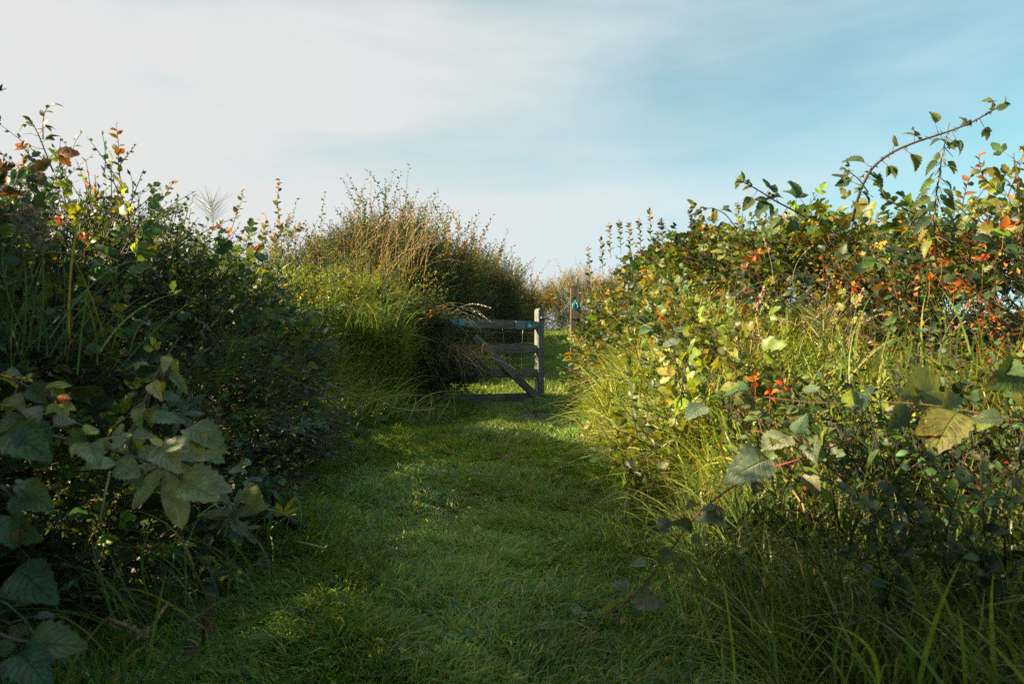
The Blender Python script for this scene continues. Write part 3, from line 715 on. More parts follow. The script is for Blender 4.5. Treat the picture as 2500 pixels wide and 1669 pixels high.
#@@VERGE
def verge_shrub(label, y0, y1, dens, pal, temps, ph=(.3, 1.7), name='low_shrub', thr=-9, mats=(M_LEAF, M_STEM), sink=.02, k0=31):
    r = np.random.default_rng(int(y0 * 77) + 5)
    P, N = hedge_points(VK, y0, y1, dens, 1, r, ph[0], ph[1], amp=.10); k = noise3(P, 1.5, k0) > thr; P, N = P[k], N[k]
    ym = (y0 + y1) / 2
    return bush(name, label, 'bush', None, [(temps, P, N, pal, dict(sink=sink, up_w=.6)), (T_SM, P, N, PAL_BR_DARK, dict(sink=.2))], (float(ip(ym, VK, 1)) + .5, ym, float(lane(ym)) + .2), mats=mats)
verge_shrub('low small-leaved shrub with scattered red tips in the lower right corner', 1.6, 2.6, 85, [(3, G_DARK), (5, G_MID), (3, G_OLIVE), (1, G_LIME), (.12, ORANGE)], T_SMD, (.75, 1.7), mats=(M_SMALL, M_STEM), thr=-.25)
verge_shrub('yellowing low bramble among the sunlit grass of the right bank', 4.0, 6.6, 50, PAL_BR_LIT, T_BR, (.5, 1.8), name='bramble_bush', thr=-.2)
verge_shrub('orange-leaved low shrub on the right bank above the reddish bramble cane', 2.75, 4.0, 30, PAL_RED, T_SMO, (.9, 1.8), thr=.2)
verge_shrub('mixed leafy weeds tangled with the sunlit grass along the right edge of the path', 2.9, 6.4, 48, [(3, G_MID), (3, G_OLIVE), (2, G_YEL), (5, G_LIME)], T_BRS + T_BR + T_SMD[:1], (.2, 1.5), name='weed_patch', thr=-.1, sink=-.04)
verge_shrub('shaded green bramble at the foot of the right gatepost', 6.6, 8.5, 60, PAL_BR_DARK, T_BRS, (.15, 1.8), name='bramble_bush')
#@@MOUND
def mound_bramble():
    r = np.random.default_rng(77)
    P, N = hedge_points(LK, 7.75, 9.0, 170, -1, r, .12, .72, amp=.10); k = (noise3(P, 1.4, 11) > -.6); P, N = P[k], N[k]
    P2, N2 = hedge_points(LK, 7.2, 9.0, 14, -1, r, .7, 1.8, amp=.10)
    bush('bramble_bush', 'dark bramble covering the side of the mound next to the gate', 'bush', HL,
         [(T_BRS, P, N, PAL_BR_DARK, dict(sink=.0)), (T_SM, P, N, PAL_BR_DARK, dict(sink=.1)), (T_SMO, P2, N2, PAL_BR_LIT, dict(sink=.0, up_w=.8))], (-1.2, 8, .45))
    P, N = hedge_points(LK, 6.3, 9.0, 24, -1, r, .55, 1.9, amp=.10); k = noise3(P, 1.6, 3) > -.2
    bush('low_shrub', 'mixed low herbs and yellowing bramble among the grass on top of the mound', 'bush', None, [(T_BRS, P[k], N[k], PAL_BR_LIT, dict(sink=-.12, up_w=.6)), (T_SMD, P[~k], N[~k], [(2, G_MID), (3, G_OLIVE), (2, G_YEL)], dict(sink=-.1, up_w=.6))], (-1.8, 7.8, 1.2))
mound_bramble()

import bmesh
def box_mesh(name, size, bevel=.006, round_top=0.):
    bm = bmesh.new(); bmesh.ops.create_cube(bm, size=1)
    for v in bm.verts: v.co = Vector((v.co.x * size[0], v.co.y * size[1], v.co.z * size[2]))
    if round_top:
        ed = [e for e in bm.edges if abs(e.verts[0].co.z - size[2] / 2) < 1e-5 and abs(e.verts[1].co.z - size[2] / 2) < 1e-5 and abs(e.verts[0].co.y - e.verts[1].co.y) > 1e-4]
        bmesh.ops.bevel(bm, geom=ed, offset=round_top, segments=6, affect='EDGES', profile=.5)
    if bevel:
        ed = [e for e in bm.edges if e.calc_face_angle(0) > .9]
        bmesh.ops.bevel(bm, geom=ed, offset=bevel, segments=2, affect='EDGES')
    me = bpy.data.meshes.new(name); bm.to_mesh(me); bm.free(); return me
def box(name, size, loc, mat, parent, rot=(0, 0, 0), bevel=.006, round_top=0.):
    me = box_mesh(name, size, bevel, round_top); me.materials.append(mat)
    o = bpy.data.objects.new(name, me); C.objects.link(o); o.location = loc; o.rotation_euler = rot
    if parent: o.parent = parent
    return o
def local_part(name, acc, mat, parent, smooth=True):
    me = mesh_from(name, acc, smooth); me.materials.append(mat); o = bpy.data.objects.new(name, me); C.objects.link(o); o.parent = parent; return o

W_RAIL = wood_mat('weathered rail', (.06, .052, .043), (.33, .295, .25), 'X', .5)
W_STILE = wood_mat('weathered stile', (.08, .08, .076), (.32, .31, .28), 'Z', .4)
W_BLUE = wood_mat('grey blue board', (.11, .135, .15), (.32, .37, .40), 'X', .15)
W_POST = wood_mat('brown post', (.06, .045, .03), (.25, .19, .13), 'Z', .3)
IRON = plain_mat('galvanised iron', (.16, .24, .27), .45, .7)
BLUEI = plain_mat('blue painted iron', (.10, .34, .46), .5, .0)
DARKI = plain_mat('dark iron', (.03, .045, .05), .5, .6)
SIGN = plain_mat('teal plate', (.0, .22, .21), .4, 0, .5, 8, .12)
WHITE = plain_mat('white print', (.78, .82, .76), .5, 0, .4, 20, .06)
CYAN = plain_mat('pale print', (.25, .62, .62), .5, 0, .4, 20, .06)
WIRE = plain_mat('wire', (.30, .32, .32), .45, .8)

def build_gate():
    A_ = np.array((-.80, 8.5)); B_ = np.array((.405, 9.3)); d = B_ - A_; Lg = float(np.hypot(*d)); ang = math.atan2(d[1], d[0])
    g = thing('gate', 'weathered wooden gate with diagonal brace and teal sign, standing ajar', 'gate', (A_[0], A_[1], .40)); g.rotation_euler = (0, 0, ang)
    z = lambda w: w - .40
    for zz, h, nm in ((1.475, .115, 0), (1.155, .11, 1), (.835, .11, 2), (.515, .11, 3)):
        box('rail', (Lg - .10, .045, h), ((Lg - .10) / 2 + .005, 0, z(zz)), W_RAIL, g, (0, 0, 0), .007)
    box('stile', (.095, .10, 1.30), (Lg - .0475 + .003, -.004, z(1.06)), W_STILE, g, bevel=.005, round_top=.046)
    box('hanging_stile', (.095, .09, 1.22), (-.045, 0, z(1.02)), W_STILE, g, bevel=.006)
    p0, p1 = np.array((.36, 1.30)), np.array((1.375, .47)); bl = float(np.hypot(*(p1 - p0))); ba = math.atan2(p1[1] - p0[1], p1[0] - p0[0])
    m = (p0 + p1) / 2; box('brace', (bl, .04, .10), (m[0], -.0445, z(m[1])), W_RAIL, g, (0, -ba, 0), .007)
    b = box('board', (.37, .022, .108), (Lg - .10 - .185 + .02, -.0365, z(1.473)), W_BLUE, g, bevel=.003)
    sx, sz = Lg - .215, z(1.478)
    sp = box('sign_plate', (.165, .005, .092), (sx, -.0515, sz), SIGN, g, bevel=.002)
    sp['label'] = 'teal sign plate with white triangle pictogram and pale lettering'
    # pictogram: white rock-like triangle broken by dark gaps
    A2 = Acc(); yy = -.0032
    def poly(pts): A2.add([(x, yy, w) for x, w in pts], None, [(0, i, i + 1) for i in range(1, len(pts) - 1)], np.ones((len(pts), 3)), np.zeros((len(pts), 3)))
    poly([(-.057, -.028), (-.02, -.028), (-.03, -.018), (-.048, -.016)]); poly([(-.05, -.004), (-.034, .032), (-.026, .018), (-.034, .012), (-.042, -.002)])
    poly([(-.02, -.028), (.004, -.028), (-.002, -.012), (-.010, .004), (-.02, .01), (-.034, -.002), (-.03, -.018)])
    local_part('pictogram', A2, WHITE, sp, False)
    for txt, zz, s, mt in (('Please', .019, .0135, CYAN), ('shut the', -.006, .0165, WHITE), ('gate', -.024, .0135, CYAN)):
        cu = bpy.data.curves.new('lettering', 'FONT'); cu.body = txt; cu.size = s * 1.25; cu.extrude = .0003
        tmp = bpy.data.objects.new('lettering_curve', cu); C.objects.link(tmp); bpy.context.view_layer.update()
        me = bpy.data.meshes.new_from_object(tmp.evaluated_get(bpy.context.evaluated_depsgraph_get())); bpy.data.objects.remove(tmp); me.materials.clear(); me.materials.append(mt)
        o = bpy.data.objects.new('lettering', me); C.objects.link(o); o.parent = sp
        o.location = (.010, -.0032, zz - .004); o.rotation_euler = (R(90), 0, 0)
    box('hinge_strap', (.19, .006, .07), (.13, -.026, z(1.475)), BLUEI, g, bevel=.002)
    for sx_, sz_ in ((Lg - .05, 1.40), (Lg - .05, 1.16), (Lg - .05, .82), (Lg - .05, .53), (1.0, .78), (.58, 1.12), (Lg - .43, 1.445), (Lg - .11, 1.44)):
        yb = -.058 if sx_ > Lg - .08 else (-.068 if sz_ in (.78, 1.12) else -.05)
        A3 = Acc(); blob(A3, (sx_, yb, z(sz_)), (.011, .006, .011), (.1, .1, .1)); local_part('bolt', A3, DARKI, g)
    A4 = Acc(); blob(A4, (Lg - .04, -.062, z(1.575)), (.026, .018, .03), (.1, .1, .1), 8, 6)
    tube(A4, [(Lg - .04, -.07, z(1.572)), (Lg + .03, -.078, z(1.568)), (Lg + .09, -.075, z(1.562)), (Lg + .115, -.07, z(1.553))], .010, .007, (.1, .1, .1), 7)
    local_part('latch_lever', A4, IRON, g)
    A5 = Acc(); r = np.random.default_rng(3)
    for zz in (1.39, 1.24, 1.05, .95, .72, .62):
        x = np.linspace(.03, Lg - .1, 14); tube(A5, np.stack([x, np.full(14, .027), z(zz) + r.normal(0, .006, 14) - .02 * np.sin(x * 2.2)], -1), .0016, .0016, (.1, .1, .1), 4)
    for xx in (.25, .55, .85, 1.13):
        zz = np.linspace(.5, 1.47, 9); tube(A5, np.stack([xx + r.normal(0, .008, 9) + (zz - 1) * r.normal(0, .12), np.full(9, .030), z(zz)], -1), .0014, .0014, (.1, .1, .1), 4)
    local_part('wire_netting', A5, WIRE, g)
build_gate()

def build_posts():
    c = pt(1404, 880, 8.62); zt = pt(0, 698, 8.62)[2]
    p = thing('gatepost', 'brown square gatepost with iron latch catch, half hidden by brambles', 'post', (c[0], c[1], .4))
    box('post_shaft', (.112, .112, zt - .2), (0, 0, (zt + .2) / 2 - .4 - .02), W_POST, p, bevel=.006)
    me = bpy.data.meshes.new('sloped_cap'); h = .056
    v = [(-h, -h, 0), (h, -h, 0), (h, h, 0), (-h, h, 0), (-h, -h, .002), (h, -h, .05), (h, h, .05), (-h, h, .002)]
    me.from_pydata(v, [], [(0, 1, 5, 4), (1, 2, 6, 5), (2, 3, 7, 6), (3, 0, 4, 7), (4, 5, 6, 7), (3, 2, 1, 0)]); me.materials.append(W_POST)
    o = bpy.data.objects.new('sloped_cap', me); C.objects.link(o); o.parent = p; o.location = (0, 0, zt - .4 - .02 + .001)
    zb = pt(0, 768, 8.6)[2] - .4
    box('striking_block', (.20, .05, .115), (.042, -.082, zb), W_POST, p, (0, 0, 0), .006)
    zc = pt(0, 749, 8.6)[2] - .4
    k = box('catch_plate', (.085, .012, .085), (-.002, -.063, zc + .005), BLUEI, p, bevel=.004)
    A = Acc()
    for sx in (-.028, .028): tube(A, [(sx, -.012, -.035), (sx * 1.15, -.024, 0), (sx * .9, -.02, .03), (sx * .3, -.014, .042)], .010, .007, (.1, .1, .1), 6)
    tube(A, [(0, -.01, .03), (0, -.012, .075)], .010, .005, (.1, .1, .1), 6)
    local_part('catch_jaws', A, BLUEI, k); box('catch_slot', (.014, .004, .05), (.004, -.0085, 0), DARKI, k, bevel=0)
    q = thing('hinge_post', 'dark post holding the gate hinges, almost swallowed by the mound grass', 'post', (-.93, 8.38, .4))
    box('post_shaft', (.12, .12, 1.55), (0, 0, .55), W_POST, q, bevel=.006, round_top=.03)
build_posts()

def mud():
    A = Acc(); n = 26; c = np.array((.27, 7.75)); V = [(c[0], c[1], float(ground_z(c[0], c[1])) + .012)]
    for ring in (.55, 1.0):
        for k in range(n):
            a = k / n * 6.283; q = ring * (.26 + .05 * math.sin(a * 3 + 1) + .03 * math.sin(a * 7)); x, y = c[0] + math.cos(a) * q * 1.15, c[1] + math.sin(a) * q * 1.9
            V.append((x, y, float(ground_z(x, y)) + (.012 if ring < .6 else -.004)))
    T = [(0, 1 + k, 1 + (k + 1) % n) for k in range(n)]; Q = [(1 + k, 1 + n + k, 1 + n + (k + 1) % n, 1 + (k + 1) % n) for k in range(n)]
    A.add(V, Q, T, np.ones((len(V), 3)) * .1, np.zeros((len(V), 3)))
    tag(part('mud_patch', A, mud_mat()), kind='structure')
mud()

UPC = np.array((0, -.75, .65))     # leaf faces turned up and towards the path
def leafpx(acc, b, t, Y, dY=0., tm=None, col=G_MID, up=None, r=rng):
    p0 = pt(b[0], b[1], Y); p1 = pt(t[0], t[1], Y + dY); g = p1 - p0
    tm = L_BRD[r.integers(5)] if tm is None else tm
    put(acc, tm, p0, g, UPC + r.normal(0, .4, 3) if up is None else np.array(up, float) + r.normal(0, .25, 3), float(np.linalg.norm(g)) * (.78 if b[0] < 1250 else .70) * r.uniform(.85, 1.15), np.array(col) * r.uniform(.8, 1.4) * np.array((r.uniform(.8, 1.1), 1, r.uniform(.6, 1.1))))

def pathpx(pts):
    P = np.array([pt(*p) for p in pts]); k = np.arange(len(P)); t = np.linspace(0, len(P) - 1, len(P) * 4)
    out = np.stack([np.interp(t, k, P[:, i]) for i in range(3)], -1)
    for _ in range(3): out[1:-1] = (out[:-2] + 2 * out[1:-1] + out[2:]) / 4
    return out

def cane(label, pts, r0, r1, lsize, nodes, pal, stemcol=ST_RED, leaves=(), first=.05, mat=M_BIG, name='bramble_cane', cat='bramble', group=None, seed=0, up=UPC, trif=.8, tiny=0.):
    r = np.random.default_rng(seed + len(label)); path = pathpx(pts); n = len(path)
    Lf, St = Acc(), Acc(); tube(St, path, r0, r1, stemcol, 6)
    for k in range(n * 2):    # thorns
        i = r.integers(0, n - 1); p = path[i] + (path[i + 1] - path[i]) * r.random(); dd = norm(r.normal(size=3)); tube(St, [p, p + dd * r0 * 2.6], r0 * .45, r0 * .06, stemcol, 3)
    for q in range(nodes):
        f = first + (1 - first) * (q + .5) / max(nodes, 1); k = f * (n - 1); i = min(int(k), n - 2); p = path[i] + (path[i + 1] - path[i]) * (k - i); d = norm(path[i + 1] - path[i])
        side = norm(np.cross(d, up + r.normal(0, .2, 3))) * (1 if q % 2 else -1)
        g = norm(side + d * r.uniform(.1, .7) + r.normal(0, .2, 3)); pl = lsize * r.uniform(.4, .8); e = p + g * pl; tube(St, [p, (p + e) / 2 + [0, 0, -.003], e], r1 * .7 + .0006, .0008, stemcol, 4)
        c0 = pick(pal, 1, r)[0]; u = up + r.normal(0, .3, 3); s = lsize * r.uniform(.75, 1.2) * (1 - .35 * f)
        for m in range(3 if r.random() < trif else 1):
            b = [0, 1.0, -1.0][m]; gl = norm(g * math.cos(b) + np.cross(u / np.linalg.norm(u), g) * math.sin(b) + r.normal(0, .14, 3) + np.array((0, 0, -.15)))
            put(Lf, L_BRD[r.integers(5)], e, gl, u + r.normal(0, .15, 3), s * (1.1 if m == 0 else .85), c0 * r.uniform(.85, 1.15))
    if tiny:   # unfolding tip leaves
        for m in range(7): put(Lf, L_ELD[m % 2], path[-1 - m % 3], norm(path[-1] - path[-4]) + r.normal(0, .7, 3), up + r.normal(0, .5, 3), tiny * r.uniform(.6, 1.2), pick(pal, 1, r)[0])
    for l in leaves: leafpx(Lf, l[0], l[1], l[2], l[3], None, l[4] if len(l) > 4 else pick(pal, 1, r)[0], l[5] if len(l) > 5 else None, r)
    t = thing(name, label, cat, path[0], group); part('stem', St, M_STEM, t); part('leaves', Lf, mat, t); return t

GREY = (.14, .165, .085); PALE = (.20, .23, .125); GRN = (.075, .11, .045); YL = (.24, .23, .035); DK = (.04, .072, .036)
PAL_BIG = [(3, GRN), (3, GREY), (1.5, DK), (1, YL)]
PAL_SKY = [(4, (.05, .085, .03)), (2, (.09, .12, .03)), (1, (.15, .15, .03))]
PAL_LITB = [(3, (.11, .15, .05)), (1.5, PALE), (1.5, (.22, .24, .035)), (1.5, (.07, .12, .05))]
CB = 'bramble canes reaching out of the hedges'
# --- canes against the sky, right
cane('long bramble cane arching high against the blue sky above the right hedge', [(2080, 540, 3.4), (2089, 503, 3.35), (2104, 454, 3.3), (2130, 406, 3.28), (2181, 369, 3.25), (2240, 345, 3.2), (2302, 326, 3.2), (2369, 302, 3.15), (2449, 255, 3.1)],
     .008, .003, .088, 15, PAL_SKY, ST_BROWN, group=CB, seed=1, tiny=.045, first=.1, up=np.array((.2, -.8, .5)))
cane('shorter bramble cane with broad leaves leaning left over the top of the right hedge', [(1965, 530, 4.3), (1941, 515, 4.3), (1895, 492, 4.3), (1864, 472, 4.3), (1815, 443, 4.25)], .006, .003, .11, 8, PAL_SKY, ST_BROWN, group=CB, seed=2, tiny=.06, up=np.array((.2, -.8, .5)))
cane('small leafy bramble tip beside the base of the long arching cane', [(2120, 470, 3.2), (2100, 440, 3.2), (2075, 420, 3.2), (2060, 410, 3.15)], .003, .0015, .04, 5, PAL_SKY, ST_BROWN, group=CB, seed=3, tiny=.03)
cane('bramble tip poking up from the middle of the right hedge', [(1800, 560, 4.8), (1770, 520, 4.8), (1735, 505, 4.8), (1700, 520, 4.8)], .004, .002, .06, 5, PAL_SKY, ST_BROWN, group=CB, seed=4, tiny=.05)
# --- right foreground
cane('reddish bramble cane drooping from the right verge to the path, its tip on the grass', [(2080, 1070, 1.85), (1960, 1120, 1.88), (1850, 1150, 1.92), (1760, 1205, 1.97), (1690, 1265, 2.03), (1640, 1340, 2.1), (1580, 1420, 2.16), (1530, 1470, 2.2), (1470, 1515, 2.24), (1400, 1545, 2.27)],
     .003, .0015, .055, 16, [(3, PALE), (2, GREY), (1, (.17, .2, .05))], (.22, .07, .045), group=CB, seed=5, first=.08, leaves=[
     ((1880, 1120), (1770, 1150), 1.85, -.1, PALE), ((1905, 1110), (1890, 1055), 1.85, -.03, (.17, .20, .03)), ((1960, 1085), (2030, 1110), 1.85, -.1, PALE), ((1800, 1110), (1770, 1070), 1.88, 0, (.18, .20, .03)),
     ((1805, 1160), (1835, 1165), 1.9, -.1, PALE), ((1690, 1290), (1640, 1262), 2.0, -.05, GRN), ((1700, 1270), (1790, 1255), 2.0, -.1, PALE), ((1640, 1345), (1600, 1380), 2.05, -.1, GRN), ((1500, 1480), (1430, 1490), 2.2, -.1, GREY), ((1540, 1470), (1565, 1510), 2.2, -.1, DK), ((1550, 1455), (1600, 1470), 2.18, -.1, GREY)])
cane('bramble with broad pale leaves spreading level across the right verge', [(2500, 1030, 1.75), (2380, 1005, 1.8), (2250, 985, 1.85), (2120, 980, 1.9), (1990, 985, 1.95), (1880, 970, 2.0), (1800, 960, 2.05)],
     .0028, .0014, .045, 12, PAL_LITB, (.12, .08, .04), group=CB, seed=6, leaves=[
     ((2110, 960), (2040, 985), 1.9, -.05, (.20, .21, .03)), ((2090, 955), (2130, 1000), 1.85, -.1, (.12, .17, .11)), ((2200, 965), (2380, 935), 1.85, .08, (.15, .2, .13)), ((2210, 985), (2180, 1075), 1.8, -.06, (.05, .09, .05)), ((2320, 950), (2350, 1010), 1.8, -.1, PALE),
     ((2330, 1020), (2245, 1040), 1.75, -.1, (.24, .20, .035)), ((2340, 1005), (2270, 1075), 1.72, -.1, (.20, .16, .03)), ((2300, 1040), (2370, 1020), 1.75, .0, (.20, .18, .04)), ((1830, 950), (1730, 935), 2.0, .05, (.06, .11, .06)), ((1800, 960), (1830, 985), 2.0, -.1, (.16, .2, .15)), ((1760, 950), (1820, 925), 2.0, -.05, (.19, .20, .03)),
     ((1720, 990), (1670, 1010), 2.3, -.1, PALE), ((2000, 955), (1935, 935), 1.95, .05, (.10, .15, .1)), ((2450, 1020), (2360, 1012), 1.6, 0, (.08, .12, .06)), ((2500, 900), (2440, 940), 1.6, -.1, (.07, .10, .03)), ((2440, 880), (2520, 920), 1.6, -.1, (.07, .10, .03))])
cane('bramble with shining leaves on the lower right verge, above the drooping cane', [(2050, 1040, 1.95), (1980, 1075, 1.95), (1900, 1065, 1.95), (1840, 1050, 1.98)], .004, .002, .07, 4, PAL_LITB, (.16, .08, .04), group=CB, seed=7,
     leaves=[((1930, 1065), (1850, 1080), 1.9, -.1, PALE), ((1940, 1055), (1975, 1015), 1.9, .05, (.08, .13, .08)), ((1990, 1060), (1950, 1110), 1.85, -.1, (.1, .14, .09)), ((2000, 1065), (2060, 1050), 1.85, 0, PALE), ((1995, 1040), (2030, 1075), 1.85, -.1, (.16, .19, .03))])
cane('dark upright bramble stem with pale leaves in the sunlit grass on the right', [(1800, 1040, 3.2), (1740, 990, 3.2), (1700, 930, 3.3), (1660, 860, 3.4), (1600, 800, 3.5), (1560, 780, 3.5)], .004, .002, .075, 8, PAL_LITB, (.05, .035, .03), group=CB, seed=8, tiny=.05)
cane('bramble cane with yellow leaves rising left out of the sunlit right bank', [(1720, 870, 4.0), (1660, 850, 4.05), (1600, 820, 4.1), (1545, 790, 4.1), (1520, 780, 4.1)], .004, .002, .05, 6, [(3, (.19, .20, .03)), (2, (.11, .15, .05)), (1, (.15, .17, .04))], (.07, .07, .03), group=CB, seed=9, tiny=.045)
cane('thin bramble cane hanging between the right bank and the mud patch', [(1760, 1010, 5.0), (1650, 1040, 5.0), (1560, 1050, 5.1), (1500, 990, 5.2)], .004, .002, .06, 6, PAL_LITB, (.06, .04, .03), group=CB, seed=10)
# --- left foreground
cane('large-leaved bramble cane stretching from the left edge towards the path', [(-60, 1030, 1.1), (60, 1050, 1.12), (200, 1080, 1.14), (300, 1105, 1.16), (400, 1140, 1.18), (480, 1190, 1.2), (560, 1235, 1.22)],
     .0035, .0018, .045, 3, PAL_BIG, (.13, .07, .055), group=CB, seed=11, leaves=[
     ((40, 1000), (115, 1000), 1.05, -.04, GRN, (.1, -.5, 1)), ((50, 990), (-40, 960), 1.05, .02, GREY), ((60, 1010), (-30, 1060), 1.05, -.04, GREY), ((70, 1030), (95, 1120), 1.02, -.05, DK), ((20, 1050), (90, 1090), 1.02, -.06, GRN, (.1, -.6, .8)),
     ((210, 1080), (160, 1100), 1.12, -.05, YL), ((215, 1075), (120, 1050), 1.12, 0, GRN), ((220, 1085), (230, 1120), 1.1, -.06, GREY, (.1, -.7, .8)), ((200, 1060), (250, 1035), 1.12, .03, (.25, .26, .05)), 
     ((285, 1130), (185, 1128), 1.12, -.05, PALE, (0, -.6, .9)), ((285, 1125), (345, 1172), 1.12, -.06, GREY, (.1, -.8, .7)), ((290, 1100), (310, 1090), 1.14, 0, YL),
     ((320, 1070), (390, 1050), 1.16, .03, GREY, (0, -.6, .8)), ((300, 1065), (240, 1050), 1.16, .03, PALE), ((385, 1085), (420, 1130), 1.15, -.05, (.2, .23, .14), (.2, -.7, .7)), ((400, 1095), (475, 1058), 1.14, -.02, PALE, (-.2, -.7, .7)), ((395, 1090), (365, 1060), 1.14, 0, (.26, .27, .05)),
     ((455, 1045), (555, 1060), 1.2, -.03, (.14, .18, .09), (0, -.5, .9)), ((460, 1050), (500, 1080), 1.2, -.05, (.24, .25, .05)), ((435, 1180), (545, 1150), 1.18, -.04, (.26, .28, .22), (0, -.5, .9)), ((440, 1175), (520, 1200), 1.16, -.05, PALE, (0, -.8, .6)), ((600, 1180), (640, 1260), 1.3, -.05, GREY), ((590, 1150), (560, 1110), 1.32, .05, GREY)])
cane('bramble with big veined leaves low in the left corner of the picture', [(-80, 1500, .98), (20, 1560, 1.0), (90, 1570, 1.0), (140, 1610, 1.0)], .003, .0018, .04, 0, PAL_BIG, (.1, .07, .05), group=CB, seed=12, leaves=[
     ((60, 1580), (160, 1545), .98, -.03, GRN, (.1, -.6, .8)), ((50, 1590), (100, 1660), .96, -.05, DK, (.1, -.7, .7)), ((40, 1575), (-60, 1590), .96, -.02, GRN), ((45, 1560), (60, 1500), 1.0, .04, DK), ((30, 1600), (10, 1680), .95, -.04, DK)])
cane('bramble hanging down the left edge of the picture below the large-leaved cane', [(-60, 1150, 1.02), (10, 1190, 1.04), (50, 1240, 1.05), (60, 1330, 1.07)], .003, .0018, .05, 2, PAL_BIG, (.1, .07, .05), group=CB, seed=13, leaves=[
     ((60, 1190), (105, 1240), 1.05, -.05, GREY, (.2, -.8, .5)), ((50, 1200), (30, 1260), 1.04, -.05, GRN), ((20, 1270), (80, 1330), 1.0, -.05, DK, (.1, -.8, .6)), ((30, 1260), (-40, 1300), 1.0, -.04, GRN, (0, -.8, .6)), ((20, 1270), (20, 1340), .98, -.04, DK), ((40, 1390), (110, 1440), 1.1, -.05, DK)])
cane('bramble stem with orange tip leaves curving out at the left edge', [(-60, 900, 1.3), (30, 925, 1.32), (100, 960, 1.34), (150, 980, 1.35)], .003, .0015, .045, 4, [(2, GRN), (2, YL)], (.12, .06, .05), group=CB, seed=14, leaves=[((138, 970), (180, 965), 1.33, 0, (.5, .17, .03)), ((140, 975), (185, 980), 1.33, 0, (.45, .12, .03)), ((60, 930), (80, 905), 1.3, 0, YL), ((110, 950), (135, 925), 1.3, 0, YL), ((75, 940), (90, 975), 1.3, -.03, GRN)])
cane('dead bramble stem slanting across the dark left bank', [(420, 860, 3.6), (360, 790, 3.5), (280, 720, 3.4), (180, 700, 3.3), (40, 800, 3.2)], .003, .002, .05, 0, PAL_BIG, STRAW, name='dead_stem', cat='dead stem', seed=15)
cane('bare brown bramble stem running along the sunlit top of the left hedge', [(280, 500, 4.2), (400, 560, 4.3), (500, 600, 4.5), (600, 640, 4.8), (680, 660, 5.0)], .005, .003, .06, 4, PAL_SKY, ST_BROWN, group=CB, seed=16)
cane('bramble cane rising above the tallest left bush with dark berries', [(130, 420, 2.75), (110, 370, 2.75), (95, 330, 2.75), (75, 295, 2.72)], .0035, .0015, .05, 7, PAL_SKY, ST_BROWN, group=CB, seed=17, tiny=.03)
# --- sprigs against the sky
def sprig(label, pts, n, ls, pal, name='leafy_shoot', seed=0, r0=.0025, group='shoots standing up against the sky', wide=.5):
    r = np.random.default_rng(seed + 50); path = pathpx(pts); m = len(path); Lf, St = Acc(), Acc(); tube(St, path, r0, r0 * .4, ST_BROWN, 5)
    for i in range(n):
        f = .12 + .88 * (i + .3) / n; k = f * (m - 1); j = min(int(k), m - 2); p = path[j] + (path[j + 1] - path[j]) * (k - j); d = norm(path[j + 1] - path[j]); az = i * 2.4
        a = norm(np.cross(d, [.1, 1, .1])); b = np.cross(d, a); g = d * r.uniform(.3, 1.0) + (a * math.cos(az) + b * math.sin(az) * .6) * r.uniform(.7, 1.1)
        put(Lf, L_ELD[i % 2], p, g, UPC + r.normal(0, .5, 3), ls * r.uniform(.65, 1.2) * (1 - .3 * f), pick(pal, 1, r)[0] * (np.array((1.8, .8, .6)) if f > .85 else 1))
    t = thing(name, label, 'shoot', path[0], group); part('stem', St, M_STEM, t); part('leaves', Lf, M_SMALL, t); return t
PAL_SPR = [(3, (.10, .12, .02)), (2, (.16, .13, .02)), (1, (.22, .09, .02))]
sprig('leafy shoot with pointed reddish leaves against the white sky, right of the tallest left bush', [(295, 450, 2.8), (288, 400, 2.8), (290, 360, 2.8), (283, 300, 2.8)], 15, .045, PAL_SPR, seed=1)
sprig('side shoot with tiny red tip leaves beside the pointed-leaf shoot', [(290, 405, 2.8), (310, 380, 2.8), (332, 352, 2.8)], 7, .026, PAL_SPR, seed=2)
sprig('topmost red-leaved shoot of the tallest left bush', [(105, 340, 2.75), (104, 300, 2.75), (110, 265, 2.75), (140, 252, 2.75)], 8, .04, PAL_SPR, seed=3)
sprig('short orange-tipped shoot at the upper left edge', [(80, 390, 2.7), (65, 370, 2.7), (45, 345, 2.7)], 6, .04, [(1, (.35, .13, .02)), (1, (.12, .13, .02))], seed=4)
sprig('bent shoot with red tip leaves on the sloping top of the left hedge', [(395, 490, 3.6), (410, 465, 3.6), (425, 440, 3.6)], 8, .04, PAL_SPR, seed=5)
sprig('tall slender dotted shoot standing highest between the left hedge and the hawthorn', [(690, 620, 5.2), (682, 540, 5.2), (676, 490, 5.2), (683, 436, 5.2)], 22, .055, PAL_SPR, seed=6)
sprig('thin shoot left of the tall slender dotted one', [(565, 560, 4.9), (578, 520, 4.9), (590, 490, 4.9), (592, 462, 4.9)], 13, .05, PAL_SPR, seed=7)
for i, (a, b, c_) in enumerate([((640, 610), (650, 540), 5.1), ((665, 600), (715, 530), 5.2), ((600, 600), (625, 535), 5.0), ((700, 590), (740, 545), 5.4)]):
    sprig('loose leafy shoot below the tall slender one on the left hedge', [(a[0], a[1], c_), ((a[0] + b[0]) / 2 - 4, (a[1] + b[1]) / 2, c_), (b[0], b[1], c_)], 16, .05, PAL_SPR, seed=10 + i, group='loose shoots on the left hedge')
